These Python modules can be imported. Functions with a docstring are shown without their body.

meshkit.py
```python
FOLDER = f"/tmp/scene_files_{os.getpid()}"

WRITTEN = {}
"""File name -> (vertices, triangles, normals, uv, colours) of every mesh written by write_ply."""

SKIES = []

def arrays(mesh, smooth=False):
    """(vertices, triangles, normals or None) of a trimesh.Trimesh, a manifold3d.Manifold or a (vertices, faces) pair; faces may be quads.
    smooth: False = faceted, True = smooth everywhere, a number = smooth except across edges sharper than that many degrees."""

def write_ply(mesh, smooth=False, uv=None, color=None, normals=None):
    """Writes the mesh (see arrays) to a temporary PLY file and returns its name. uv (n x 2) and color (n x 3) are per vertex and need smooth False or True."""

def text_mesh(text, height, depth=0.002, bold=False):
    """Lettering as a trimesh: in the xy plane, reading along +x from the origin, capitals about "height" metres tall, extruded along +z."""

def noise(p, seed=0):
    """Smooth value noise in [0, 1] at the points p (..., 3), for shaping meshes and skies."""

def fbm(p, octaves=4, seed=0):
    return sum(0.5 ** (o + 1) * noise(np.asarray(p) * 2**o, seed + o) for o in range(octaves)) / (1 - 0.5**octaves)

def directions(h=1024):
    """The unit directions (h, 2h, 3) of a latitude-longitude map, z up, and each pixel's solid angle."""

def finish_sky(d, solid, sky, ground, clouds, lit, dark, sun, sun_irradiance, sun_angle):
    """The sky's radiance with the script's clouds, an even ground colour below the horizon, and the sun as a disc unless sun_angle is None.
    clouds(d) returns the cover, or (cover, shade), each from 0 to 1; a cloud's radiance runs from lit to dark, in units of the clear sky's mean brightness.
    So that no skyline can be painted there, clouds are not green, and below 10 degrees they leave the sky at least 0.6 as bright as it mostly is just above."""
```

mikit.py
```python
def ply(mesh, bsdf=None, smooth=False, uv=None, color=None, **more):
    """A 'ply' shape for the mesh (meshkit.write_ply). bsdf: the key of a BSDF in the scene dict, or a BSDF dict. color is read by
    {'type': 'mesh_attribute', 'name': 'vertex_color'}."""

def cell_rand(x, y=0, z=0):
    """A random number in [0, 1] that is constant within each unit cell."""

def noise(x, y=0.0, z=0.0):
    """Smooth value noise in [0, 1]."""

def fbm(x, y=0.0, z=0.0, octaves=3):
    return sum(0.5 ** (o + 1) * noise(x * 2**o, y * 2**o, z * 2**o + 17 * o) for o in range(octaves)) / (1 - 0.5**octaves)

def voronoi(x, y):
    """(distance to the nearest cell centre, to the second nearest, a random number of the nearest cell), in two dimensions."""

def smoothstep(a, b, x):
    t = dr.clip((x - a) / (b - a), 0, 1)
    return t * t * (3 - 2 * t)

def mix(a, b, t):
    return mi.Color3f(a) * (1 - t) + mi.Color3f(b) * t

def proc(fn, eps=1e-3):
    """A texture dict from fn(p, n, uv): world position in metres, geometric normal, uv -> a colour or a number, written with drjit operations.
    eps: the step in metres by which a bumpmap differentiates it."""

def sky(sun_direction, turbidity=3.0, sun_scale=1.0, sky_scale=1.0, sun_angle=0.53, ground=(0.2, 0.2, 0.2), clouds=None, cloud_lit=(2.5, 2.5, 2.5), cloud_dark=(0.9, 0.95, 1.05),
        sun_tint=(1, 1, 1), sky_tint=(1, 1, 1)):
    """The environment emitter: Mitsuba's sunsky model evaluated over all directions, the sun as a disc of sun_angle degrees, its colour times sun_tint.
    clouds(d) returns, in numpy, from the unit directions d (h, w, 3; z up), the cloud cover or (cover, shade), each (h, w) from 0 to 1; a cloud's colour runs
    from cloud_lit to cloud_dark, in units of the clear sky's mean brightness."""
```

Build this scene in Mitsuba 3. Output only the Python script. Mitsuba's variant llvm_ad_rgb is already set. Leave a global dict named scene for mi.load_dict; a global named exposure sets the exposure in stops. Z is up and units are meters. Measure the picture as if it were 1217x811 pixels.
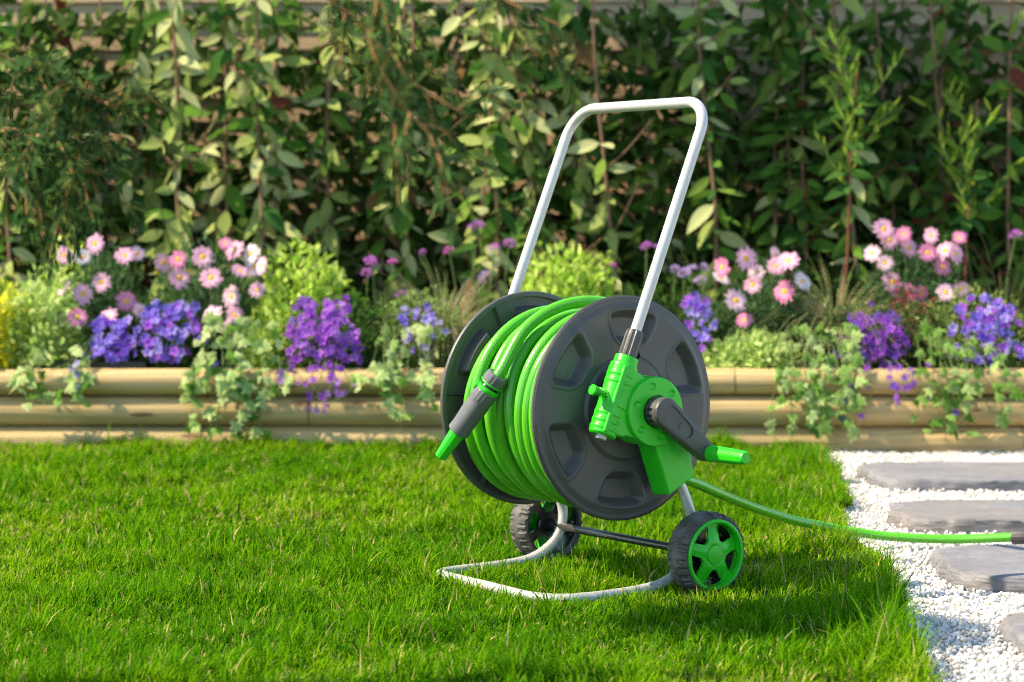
import math
import numpy as np
import trimesh
import drjit as dr
import mitsuba as mi
import mikit, meshkit
from mikit import noise, fbm, smoothstep, mix
from shapely.geometry import Polygon, Point, LineString

T = mi.ScalarTransform4f
PI = math.pi
scene, labels = {}, {}

# ------------------------------------------------------------------ camera, sky, exposure
EYE = np.array([0.0, 0.0, 0.6249])
PITCH, FOCAL = 0.05318, 2624.3            # focal length in pixels of a picture 1217 wide
scene['camera'] = {'type': 'thinlens', 'fov': 2 * math.degrees(math.atan(608.5 / FOCAL)), 'fov_axis': 'x',
                   'aperture_radius': 0.0080, 'focus_distance': 3.68, 'near_clip': 0.05, 'far_clip': 400.0,
                   'to_world': T().look_at(origin=EYE.tolist(), target=[0, math.cos(PITCH), EYE[2] - math.sin(PITCH)], up=[0, 0, 1])}
SUN_EL, SUN_AZ = math.radians(46), math.radians(-9)     # the light comes from the left
scene['sky'] = mikit.sky([-math.cos(SUN_EL) * math.cos(SUN_AZ), math.cos(SUN_EL) * math.sin(SUN_AZ), math.sin(SUN_EL)], turbidity=3, sky_scale=1.35, sun_tint=(0.97, 0.98, 1.0), sky_tint=(1.0, 0.95, 0.81))
exposure = 3.0


# ------------------------------------------------------------------ helpers
def numbered(name):
    if name not in scene and name not in labels:
        return name
    k = 1
    while f'{name}_{k:03d}' in scene or f'{name}_{k:03d}' in labels:
        k += 1
    return f'{name}_{k:03d}'


COUNT = {}


def fresh(name):
    k = COUNT.get(name, -1) + 1
    COUNT[name] = k
    return name if k == 0 else f'{name}_{k:03d}'


def thing(name, label, category, group=None):
    key = fresh(name)
    labels[key] = {'label': label, 'category': category}
    if group:
        labels[key]['group'] = group
    return key


def put(name, shape, parent=None, label=None, kind=None, to_world=None, **say):
    key = fresh((parent + '__' if parent else '') + name)
    if to_world is not None:
        shape = {**shape, 'to_world': to_world}
    scene[key] = shape
    d = dict(say)
    if label:
        d['label'] = label
    if kind:
        d['kind'] = kind
    if d:
        labels[key] = {**labels.get(key, {}), **d}
    return key


def part(name, mesh, bsdf, parent=None, smooth=30, to_world=None, label=None, kind=None, uv=None, color=None, **say):
    return put(name, mikit.ply(mesh, bsdf, smooth=smooth, uv=uv, color=color), parent, label, kind, to_world, **say)


def at(px, py, Y):
    """The point in the plane y = Y seen at a pixel of the 1217 x 811 photograph."""
    d = np.array([(px - 608.5) / FOCAL, 1, -(py - 405.5) / FOCAL])
    c, s = math.cos(PITCH), math.sin(PITCH)
    d = np.array([d[0], d[1] * c + d[2] * s, -d[1] * s + d[2] * c])
    return EYE + d * (Y / d[1])


def at_z(px, py, z):
    d = at(px, py, 1.0) - EYE
    return EYE + d * ((z - EYE[2]) / d[2])


def concat(ms):
    vs, fs, n = [], [], 0
    for v, f in ms:
        vs.append(v)
        fs.append(np.asarray(f) + n)
        n += len(v)
    return np.vstack(vs), np.vstack(fs)


def grid_faces(n, m, wrap=False):
    """Triangles of an n x m grid of vertices; wrap joins the last column to the first."""
    i, j = np.meshgrid(np.arange(n - 1), np.arange(m if wrap else m - 1), indexing='ij')
    k = (j + 1) % m
    q = np.stack([i * m + j, i * m + k, (i + 1) * m + k, (i + 1) * m + j], -1).reshape(-1, 4)
    return np.vstack([q[:, [0, 1, 2]], q[:, [0, 2, 3]]])


def catmull(pts, n=12):
    p = np.asarray(pts, float)
    p = np.vstack([2 * p[0] - p[1], p, 2 * p[-1] - p[-2]])
    t = np.linspace(0, 1, n, endpoint=False)[:, None]
    out = []
    for a, b, c, d in zip(p[:-3], p[1:-2], p[2:-1], p[3:]):
        out.append(0.5 * (2 * b + (c - a) * t + (2 * a - 5 * b + 4 * c - d) * t * t + (3 * b - a - 3 * c + d) * t ** 3))
    return np.vstack(out + [p[-2:-1]])


def rounded(pts, radius, n=9):
    """A polyline with its inner corners replaced by arcs."""
    p = np.asarray(pts, float)
    out = [p[0]]
    for a, b, c in zip(p[:-2], p[1:-1], p[2:]):
        u, v = (a - b) / np.linalg.norm(a - b), (c - b) / np.linalg.norm(c - b)
        half = math.acos(np.clip(u @ v, -1, 1)) / 2
        cut = min(radius / math.tan(half), 0.49 * np.linalg.norm(a - b), 0.49 * np.linalg.norm(c - b))
        r = cut * math.tan(half)
        w = (u + v) / np.linalg.norm(u + v)
        o = b + w * r / math.sin(half)
        s, e = b + u * cut - o, b + v * cut - o
        ang = math.acos(np.clip(s @ e / (np.linalg.norm(s) * np.linalg.norm(e)), -1, 1))
        for t in np.linspace(0, 1, n):
            out.append(o + (math.sin((1 - t) * ang) * s + math.sin(t * ang) * e) / math.sin(ang))
    return np.vstack(out + [p[-1:]])


def frames(p):
    t = np.gradient(p, axis=0)
    t /= np.linalg.norm(t, axis=1, keepdims=True) + 1e-12
    u = np.zeros_like(p)
    u[0] = np.cross(t[0], [0, 0, 1] if abs(t[0][2]) < 0.9 else [1, 0, 0])
    for i in range(len(p)):
        a = u[i - 1] if i else u[0]
        a = a - t[i] * (a @ t[i])
        u[i] = a / (np.linalg.norm(a) + 1e-12)
    return t, u, np.cross(t, u)


def tube(pts, radius, sides=12, caps=True, uv=False):
    p = np.asarray(pts, float)
    r = np.broadcast_to(radius, (len(p),))
    _, u, v = frames(p)
    m = sides + (1 if uv else 0)
    ang = np.arange(m) * 2 * PI / sides
    V = p[:, None] + r[:, None, None] * (np.cos(ang)[None, :, None] * u[:, None] + np.sin(ang)[None, :, None] * v[:, None])
    F = grid_faces(len(p), m, wrap=not uv)
    V = V.reshape(-1, 3)
    if uv:
        s = np.concatenate([[0], np.cumsum(np.linalg.norm(np.diff(p, axis=0), axis=1))])
        st = np.stack(np.meshgrid(s, ang / (2 * PI), indexing='ij')[::-1], -1).reshape(-1, 2)
    if caps:
        n = len(V)
        V = np.vstack([V, p[:1], p[-1:]])
        j = np.arange(sides)
        k = (j + 1) % m
        e = (len(p) - 1) * m
        F = np.vstack([F, np.stack([k, j, j * 0 + n], 1), np.stack([e + j, e + k, j * 0 + n + 1], 1)])
        if uv:
            st = np.vstack([st, [[0, 0], [0, s[-1]]]])
    return (V, F, st) if uv else (V, F)


def lathe(profile, sides=48, wave=None):
    """A surface of revolution about +z: profile is a list of (radius, height); wave(angle, k) scales the radius."""
    pr = np.asarray(profile, float)
    ang = np.arange(sides) * 2 * PI / sides
    R = np.repeat(pr[:, :1], sides, 1)
    if wave is not None:
        R = R * wave(ang[None, :], np.arange(len(pr))[:, None])
    V = np.stack([R * np.cos(ang), R * np.sin(ang), np.repeat(pr[:, 1:], sides, 1)], -1).reshape(-1, 3)
    f = grid_faces(len(pr), sides, wrap=True)
    return V, f


def frame_to(origin, axis, up=(0, 0, 1)):
    """A matrix that takes +z to the axis."""
    z = np.asarray(axis, float) / np.linalg.norm(axis)
    x = np.cross(up, z)
    if np.linalg.norm(x) < 1e-6:
        x = np.cross([1, 0, 0], z)
    x /= np.linalg.norm(x)
    m = np.eye(4)
    m[:3, 0], m[:3, 1], m[:3, 2], m[:3, 3] = x, np.cross(z, x), z, origin
    return m


def moved(mesh, m):
    v = np.asarray(mesh[0]) @ m[:3, :3].T + m[:3, 3]
    f = np.asarray(mesh[1])
    return v, (f[:, ::-1] if np.linalg.det(m[:3, :3]) < 0 else f)


def hull(points, r=0.004, sub=1):
    """The rounded convex solid of spheres of radius r at the points."""
    s = trimesh.creation.icosphere(subdivisions=sub, radius=1.0).vertices
    pts = np.vstack([np.asarray(p, float) + s * (rr if np.ndim(r) else r) for p, rr in zip(points, r if np.ndim(r) else [r] * len(points))])
    return trimesh.convex.convex_hull(pts)


def vf(m):
    return np.array(m.vertices), np.array(m.faces)


def scatter(template, pos, axis, size, roll, rng, width=None, tcolor=None, tint=None):
    """Copies of a small template (x across, y along, z up) with y along the axis; colours per vertex are tcolor times tint."""
    tv, tf = template
    n = len(pos)
    y = axis / (np.linalg.norm(axis, axis=1, keepdims=True) + 1e-9)
    ref = np.where(np.abs(y[:, 2:]) < 0.95, [[0, 0, 1.0]], [[1.0, 0, 0]])
    x = np.cross(y, ref)
    x /= np.linalg.norm(x, axis=1, keepdims=True) + 1e-9
    z = np.cross(x, y)
    c, s = np.cos(roll)[:, None], np.sin(roll)[:, None]
    x, z = x * c + z * s, z * c - x * s
    w = np.ones(n) if width is None else width
    V = pos[:, None] + size[:, None, None] * (tv[None, :, :1] * w[:, None, None] * x[:, None] + tv[None, :, 1:2] * y[:, None] + tv[None, :, 2:] * z[:, None])
    F = tf[None] + (np.arange(n) * len(tv))[:, None, None]
    C = None
    if tcolor is not None:
        C = np.clip(np.broadcast_to(tcolor, (n, len(tv), 3)) * tint[:, None, :], 0, 1).reshape(-1, 3)
    return (V.reshape(-1, 3), F.reshape(-1, 3)), C


def leaf_shape(length=1.0, width=0.4, segs=5, fold=0.10, curl=0.15, point=1.0):
    """A leaf along +y with a folded midrib; returns (v, f) with three vertices across."""
    t = np.linspace(0, 1, segs + 1)
    w = width / 2 * (np.sin(PI * t ** 0.85) ** point + 0.03)
    z = -curl * t * t
    v = []
    for a, b, c in zip(t, w, z):
        v += [[-b, a * length, c + fold * b / width * 2 * 0.5], [0, a * length, c], [b, a * length, c + fold * b / width * 2 * 0.5]]
    return np.array(v), grid_faces(segs + 1, 3)


# ------------------------------------------------------------------ materials
def rgb(*c):
    return {'type': 'rgb', 'value': list(c)}


def plastic(color, rough=0.4, spec=0.5, **k):
    return {'type': 'twosided', 'bsdf': {'type': 'principled', 'base_color': color if isinstance(color, dict) else rgb(*color), 'roughness': rough, 'specular': spec, **k}}


def bump(fn, scale, bsdf, eps=1e-3):
    return {'type': 'twosided', 'bsdf': {'type': 'bumpmap', 'texture': mikit.proc(fn, eps), 'scale': scale, 'bsdf': bsdf}}


def thin(color, rough=0.4, trans=0.7, **k):
    return {'type': 'principledthin', 'base_color': color if isinstance(color, dict) else rgb(*color), 'roughness': rough, 'diff_trans': trans, 'eta': 1.4, **k}


VC = {'type': 'mesh_attribute', 'name': 'vertex_color'}
M = {}


def grey_fn(base, amp):
    def fn(p, n, uv):
        k = fbm(p.x * 60, p.y * 60, p.z * 60, octaves=3)
        d = smoothstep(0.52, 0.75, fbm(p.x * 14 + 3, p.y * 14, p.z * 14, octaves=3))
        return mix(mi.Color3f(*base), mi.Color3f(*[b * 1.5 + 0.012 for b in base]), amp * k * 0.6 + d * amp)
    return fn


def fine_bump(p, n, uv):
    return noise(p.x * 1500, p.y * 1500, p.z * 1500)


M['disc_plastic'] = bump(fine_bump, 0.00006, {'type': 'principled', 'base_color': mikit.proc(grey_fn((0.055, 0.054, 0.051), 0.4)), 'roughness': 0.43, 'specular': 0.5}, 2e-4)
M['dark_plastic'] = bump(fine_bump, 0.00005, {'type': 'principled', 'base_color': mikit.proc(grey_fn((0.050, 0.049, 0.048), 0.3)), 'roughness': 0.42, 'specular': 0.5}, 2e-4)
M['grey_plastic'] = bump(fine_bump, 0.00005, {'type': 'principled', 'base_color': mikit.proc(grey_fn((0.098, 0.10, 0.105), 0.3)), 'roughness': 0.33, 'specular': 0.55}, 2e-4)
M['black_plastic'] = plastic((0.012, 0.012, 0.013), 0.28)


def green_fn(p, n, uv):
    k = fbm(p.x * 22, p.y * 22, p.z * 22, octaves=3)
    return mix(mi.Color3f(0.012, 0.40, 0.006), mi.Color3f(0.025, 0.50, 0.012), k)


M['green_plastic'] = bump(fine_bump, 0.00004, {'type': 'principled', 'base_color': mikit.proc(green_fn), 'roughness': 0.36, 'specular': 0.5}, 2e-4)


def tyre_fn(p, n, uv):
    k = fbm(p.x * 45, p.y * 45, p.z * 45, octaves=4)
    return mix(mi.Color3f(0.05, 0.049, 0.048), mi.Color3f(0.14, 0.135, 0.125), smoothstep(0.35, 0.75, k) * 0.6)


M['tyre_rubber'] = bump(fine_bump, 0.00012, {'type': 'principled', 'base_color': mikit.proc(tyre_fn), 'roughness': 0.6, 'specular': 0.4}, 2e-4)


def paint_fn(p, n, uv):
    k = fbm(p.x * 30, p.y * 30, p.z * 30, octaves=3)
    low = 1 - smoothstep(0.0, 0.06, p.z)
    dirt = smoothstep(0.45, 0.7, fbm(p.x * 90, p.y * 90, p.z * 90, octaves=3)) * (0.02 + 0.45 * low)
    return mix(mix(mi.Color3f(0.47, 0.468, 0.455), mi.Color3f(0.53, 0.528, 0.51), k), mi.Color3f(0.30, 0.27, 0.19), dirt)


M['tube_paint'] = {'type': 'twosided', 'bsdf': {'type': 'principled', 'base_color': mikit.proc(paint_fn), 'roughness': 0.34, 'metallic': 0.3, 'specular': 0.5}}
M['axle_metal'] = {'type': 'twosided', 'bsdf': {'type': 'principled', 'base_color': rgb(0.035, 0.033, 0.032), 'roughness': 0.25, 'specular': 0.8}}


def hose_color(p, n, uv):
    s = uv.y * 2 * PI / 0.0085
    line = smoothstep(0.90, 1.0, dr.cos(uv.x * 2 * PI * 7 + 0.4 * dr.sin(s)))
    dash = smoothstep(0.1, 0.6, dr.sin(uv.y * 2 * PI / 0.0042))
    k = fbm(uv.y * 6, uv.x * 2, 0, octaves=2)
    base = mix(mi.Color3f(0.05, 0.31, 0.006), mi.Color3f(0.085, 0.40, 0.014), k)
    return mix(base, mi.Color3f(0.45, 0.75, 0.30), line * dash * 0.45)


def hose_bump(p, n, uv):
    a, b = uv.x * 2 * PI * 12, uv.y * 2 * PI / 0.0075
    return 0.5 + 0.25 * dr.sin(a + b) + 0.25 * dr.sin(a - b)


M['hose_pvc'] = bump(hose_bump, 0.00022, {'type': 'principled', 'base_color': mikit.proc(hose_color), 'roughness': 0.27, 'specular': 0.55, 'clearcoat': 0.3, 'clearcoat_gloss': 0.8}, 5e-4)
M['leaf_vc'] = thin(VC, 0.42, 0.9)
M['petal_vc'] = thin(VC, 0.6, 0.7)
M['grass_vc'] = thin(VC, 0.30, 1.0)
for nm, c, r, t in (('leaf_olive', (0.32, 0.39, 0.11), 0.30, 0.8), ('leaf_pale', (0.52, 0.55, 0.25), 0.34, 0.8), ('leaf_mid', (0.19, 0.30, 0.055), 0.27, 0.8),
                    ('leaf_green', (0.10, 0.21, 0.03), 0.24, 0.7), ('leaf_dark', (0.045, 0.115, 0.024), 0.20, 0.5), ('leaf_lime', (0.22, 0.34, 0.04), 0.4, 0.9),
                    ('leaf_red', (0.15, 0.045, 0.03), 0.4, 0.6), ('leaf_brown', (0.16, 0.095, 0.04), 0.5, 0.6)):
    M[nm] = thin(c, r, t)


def bark_fn(p, n, uv):
    k = fbm(p.x * 120, p.y * 120, p.z * 25, octaves=3)
    return mix(mi.Color3f(0.14, 0.075, 0.05), mi.Color3f(0.30, 0.19, 0.13), k)


M['stem_bark'] = {'type': 'twosided', 'bsdf': {'type': 'diffuse', 'reflectance': mikit.proc(bark_fn)}}
M['twig_orange'] = plastic((0.36, 0.18, 0.06), 0.6, 0.3)
M['stem_green'] = plastic((0.12, 0.20, 0.05), 0.5, 0.3)
M['stem_red'] = plastic((0.20, 0.06, 0.04), 0.5, 0.3)


def log_fn(p, n, uv):
    """Pressure-treated pine: grain runs along x, with knots and greenish stains."""
    q = fbm(p.x * 1.3, p.y * 9, p.z * 9 + 5, octaves=3)
    ring = 0.5 + 0.5 * dr.sin((p.z * 260 + p.y * 130 + q * 16))
    fine = fbm(p.x * 6, p.y * 320, p.z * 320, octaves=3)
    col = mix(mi.Color3f(0.54, 0.405, 0.195), mi.Color3f(0.34, 0.225, 0.095), ring * 0.4 + fine * 0.6)
    stain = smoothstep(0.48, 0.72, fbm(p.x * 2.2, p.y * 4, p.z * 7, octaves=4))
    col = mix(col, mi.Color3f(0.27, 0.215, 0.10), stain * 0.9)
    cx, cz = p.x * 2.3, p.z * 11.5
    k = mikit.voronoi(cx, cz)
    knot = 1 - smoothstep(0.05, 0.10, k[0])
    return mix(col, mi.Color3f(0.12, 0.065, 0.03), knot * smoothstep(0.35, 0.4, k[2]) * 0.85)


def log_bump(p, n, uv):
    return fbm(p.x * 5, p.y * 160, p.z * 160, octaves=3)


M['log_wood'] = bump(log_bump, 0.0012, {'type': 'principled', 'base_color': mikit.proc(log_fn), 'roughness': 0.65, 'specular': 0.3}, 1e-3)


def board_fn(p, n, uv):
    fine = fbm(p.x * 4, p.y * 90, p.z * 160, octaves=3)
    row = mikit.cell_rand(dr.floor(p.z / 0.078), dr.floor(p.x / 1.83 + 0.3), 3)
    col = mix(mi.Color3f(0.52, 0.385, 0.235), mi.Color3f(0.36, 0.25, 0.14), fine * 0.7 + row * 0.35)
    return mix(col, mi.Color3f(0.20, 0.16, 0.09), smoothstep(0.5, 0.75, fbm(p.x * 2.5, p.y, p.z * 6, octaves=3)) * 0.5)


M['fence_wood'] = bump(log_bump, 0.001, {'type': 'principled', 'base_color': mikit.proc(board_fn), 'roughness': 0.7, 'specular': 0.25}, 1e-3)


def soil_fn(p, n, uv):
    k = fbm(p.x * 40, p.y * 40, p.z * 40, octaves=4)
    return mix(mi.Color3f(0.018, 0.012, 0.008), mi.Color3f(0.075, 0.05, 0.03), k)


M['soil'] = {'type': 'twosided', 'bsdf': {'type': 'diffuse', 'reflectance': mikit.proc(soil_fn)}}


def turf_fn(p, n, uv):
    k = fbm(p.x * 60, p.y * 60, 0, octaves=4)
    return mix(mi.Color3f(0.03, 0.045, 0.008), mi.Color3f(0.10, 0.11, 0.03), k)


M['turf_soil'] = {'type': 'twosided', 'bsdf': {'type': 'diffuse', 'reflectance': mikit.proc(turf_fn)}}


def bed_fn(p, n, uv):
    d = mikit.voronoi(p.x * 90, p.y * 90)
    return mix(mi.Color3f(0.62, 0.59, 0.53), mi.Color3f(0.30, 0.27, 0.22), smoothstep(0.3, 0.7, d[0]))


M['gravel_base'] = {'type': 'twosided', 'bsdf': {'type': 'diffuse', 'reflectance': mikit.proc(bed_fn)}}
M['pebble_vc'] = {'type': 'principled', 'base_color': VC, 'roughness': 0.55, 'specular': 0.4}


def slate_fn(p, n, uv):
    k = fbm(p.x * 9, p.y * 22, p.z * 60, octaves=4)
    f = fbm(p.x * 90, p.y * 90, p.z * 90, octaves=3)
    col = mix(mi.Color3f(0.11, 0.11, 0.12), mi.Color3f(0.195, 0.196, 0.212), k)
    col = mix(col, mi.Color3f(0.16, 0.145, 0.13), smoothstep(0.5, 0.7, fbm(p.x * 5 + 9, p.y * 5, 1, octaves=3)) * 0.5)
    return col * (0.8 + 0.4 * f)


def slate_bump(p, n, uv):
    return fbm(p.x * 25, p.y * 45, p.z * 150, octaves=4)


M['slate'] = bump(slate_bump, 0.004, {'type': 'principled', 'base_color': mikit.proc(slate_fn), 'roughness': 0.6, 'specular': 0.35}, 1e-3)
scene.update(M)


# ------------------------------------------------------------------ ground
def edge_x(y):
    """The x of the lawn's right edge, where the gravel begins."""
    y = np.asarray(y, float)
    wob = 0.02 * np.sin(y * 5.1 + 1) + 0.012 * np.sin(y * 13.0)
    return np.interp(y, [-2, 3.0, 3.4, 3.78, 4.11, 4.63, 5.4, 6.2, 9], [0.26, 0.548, 0.588, 0.620, 0.642, 0.690, 0.775, 0.850, 1.08]) + wob


def sheet(x0, x1, y0, y1, z):
    return np.array([[x0, y0, z], [x1, y0, z], [x1, y1, z], [x0, y1, z]]), np.array([[0, 1, 2], [0, 2, 3]])


part('ground', sheet(-150, 150, -150, 250, -0.06), 'turf_soil', smooth=False, kind='structure')
ys = np.linspace(-1.5, 6.16, 120)
gx = edge_x(ys)
lv = np.vstack([np.stack([np.full_like(ys, -6), ys, ys * 0], 1), np.stack([gx - 0.012, ys, ys * 0], 1), np.stack([gx + 0.01, ys, ys * 0 - 0.055], 1)])
k = len(ys)
lf = np.vstack([grid_faces(3, k)])[:, ::-1]
part('lawn', (lv, lf), 'turf_soil', smooth=False, kind='structure')
part('gravel_bed', sheet(0.2, 6, -1.5, 6.16, -0.022), 'gravel_base', smooth=False, kind='structure')

# ------------------------------------------------------------------ stepping stones
STONES = [((0.862, 1.62), (5.21, 5.60), 'back grey slate stepping stone nearest the timber planter'),
          ((0.795, 1.50), (4.49, 4.83), 'second grey slate stepping stone, behind the green hose on the gravel'),
          ((0.765, 1.42), (3.76, 4.14), 'grey slate stepping stone just in front of the green hose end'),
          ((0.745, 1.40), (3.02, 3.45), 'dark nearest slate stepping stone in the lower right corner')]
stone_polys = []
for i, ((x0, x1), (y0, y1), lab) in enumerate(STONES):
    rng = np.random.default_rng(40 + i)
    n = 220
    cx, cy, hx, hy = (x0 + x1) / 2, (y0 + y1) / 2, (x1 - x0) / 2, (y1 - y0) / 2
    e = 6.0
    a = np.linspace(0, 2 * PI, 4000, endpoint=False)
    rr = (np.abs(np.cos(a) / hx) ** e + np.abs(np.sin(a) / hy) ** e) ** (-1 / e)
    arc = np.cumsum(np.hypot(np.diff(rr * np.cos(a), append=rr[0]), np.diff(rr * np.sin(a), append=0)))
    a = np.interp(np.arange(n) / n * arc[-1], arc, a)
    rr = (np.abs(np.cos(a) / hx) ** e + np.abs(np.sin(a) / hy) ** e) ** (-1 / e)
    sx, sy = rr * np.cos(a), rr * np.sin(a)
    nz = meshkit.fbm(np.stack([sx * 5 + i * 9, sy * 5, a * 0], 1), 4, seed=i) - 0.5
    nz2 = meshkit.noise(np.stack([sx * 28 + i * 9, sy * 28, a * 0], 1), seed=i + 5) - 0.5
    sc = 1 + 0.16 * nz + 0.05 * nz2
    ox, oy = cx + sx * sc, cy + sy * sc
    # keep the left end where the photograph shows it
    ox += (x0 - ox.min()) * np.clip((cx - ox) / hx, 0, 1)
    stone_polys.append(Polygon(np.stack([ox, oy], 1)))
    top = 0.02
    prof = [(0.0, top), (0.35, top), (0.7, top), (0.9, top), (0.965, top - 0.001), (0.985, top - 0.004), (0.992, top - 0.012), (1.0, top - 0.024), (0.99, -0.03)]
    rows = []
    for s, z in prof:
        x, y = cx + (ox - cx) * s, cy + (oy - cy) * s
        q = np.stack([x * 12, y * 12, np.full(n, z * 40)], 1)
        dz = (meshkit.fbm(q, 3, seed=7 + i) - 0.5) * (0.007 if z > 0 else 0)
        push = (meshkit.fbm(q * 1.7, 3, seed=17 + i) - 0.5) * (0.02 if z < top - 0.002 else 0.0)
        rows.append(np.stack([x + push * np.cos(a), y + push * np.sin(a), z + dz], 1))
    v = np.vstack(rows)
    t = thing('stepping_stone', lab, 'stepping stone')
    scene[t] = mikit.ply((v, grid_faces(len(prof), n, wrap=True)), 'slate', smooth=40)

# ------------------------------------------------------------------ white gravel
rng = np.random.default_rng(5)


def pebble(r, sub):
    m = trimesh.creation.icosphere(subdivisions=sub)
    v = m.vertices * r.uniform(0.62, 1.15, 3)
    for _ in range(5):          # flatten a few facets, as on crushed stone
        d = r.normal(size=3)
        d /= np.linalg.norm(d)
        h = r.uniform(0.55, 0.8)
        s = v @ d
        v = v - np.outer(np.maximum(s - h, 0) * 0.85, d)
    return v, np.array(m.faces)


PEB = {s: [pebble(rng, s) for _ in range(14)] for s in (1, 0)}
prep = [p.buffer(-0.012) for p in stone_polys]
from shapely import contains_xy
cells = []
for x0, x1, y0, y1, step, sub in ((0.45, 1.75, 2.85, 4.35, 0.0072, 1), (0.55, 1.75, 4.35, 6.12, 0.0088, 0), (0.2, 1.75, 1.6, 2.85, 0.02, 0)):
    for layer in (0, 1):
        gxx, gyy = np.meshgrid(np.arange(x0, x1, step), np.arange(y0, y1, step))
        q = np.stack([gxx.ravel(), gyy.ravel()], 1)
        q += rng.uniform(-0.6, 0.6, q.shape) * step
        keep = q[:, 0] > edge_x(q[:, 1]) - 0.012
        keep &= np.abs(q[:, 0]) < 0.28 * q[:, 1] + 0.35
        for pg in prep:
            keep &= ~contains_xy(pg, q[:, 0], q[:, 1])
        if layer:
            keep &= rng.random(len(q)) < 0.45
        q = q[keep]
        z = -0.016 + 0.0075 * layer + rng.normal(0, 0.0018, len(q)) + 0.006 * (meshkit.noise(np.column_stack([q * 9, q[:, 0] * 0])) - 0.5)
        cells.append((np.column_stack([q, z]), sub))
PV, PF, PC, base = [], [], [], 0
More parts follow.
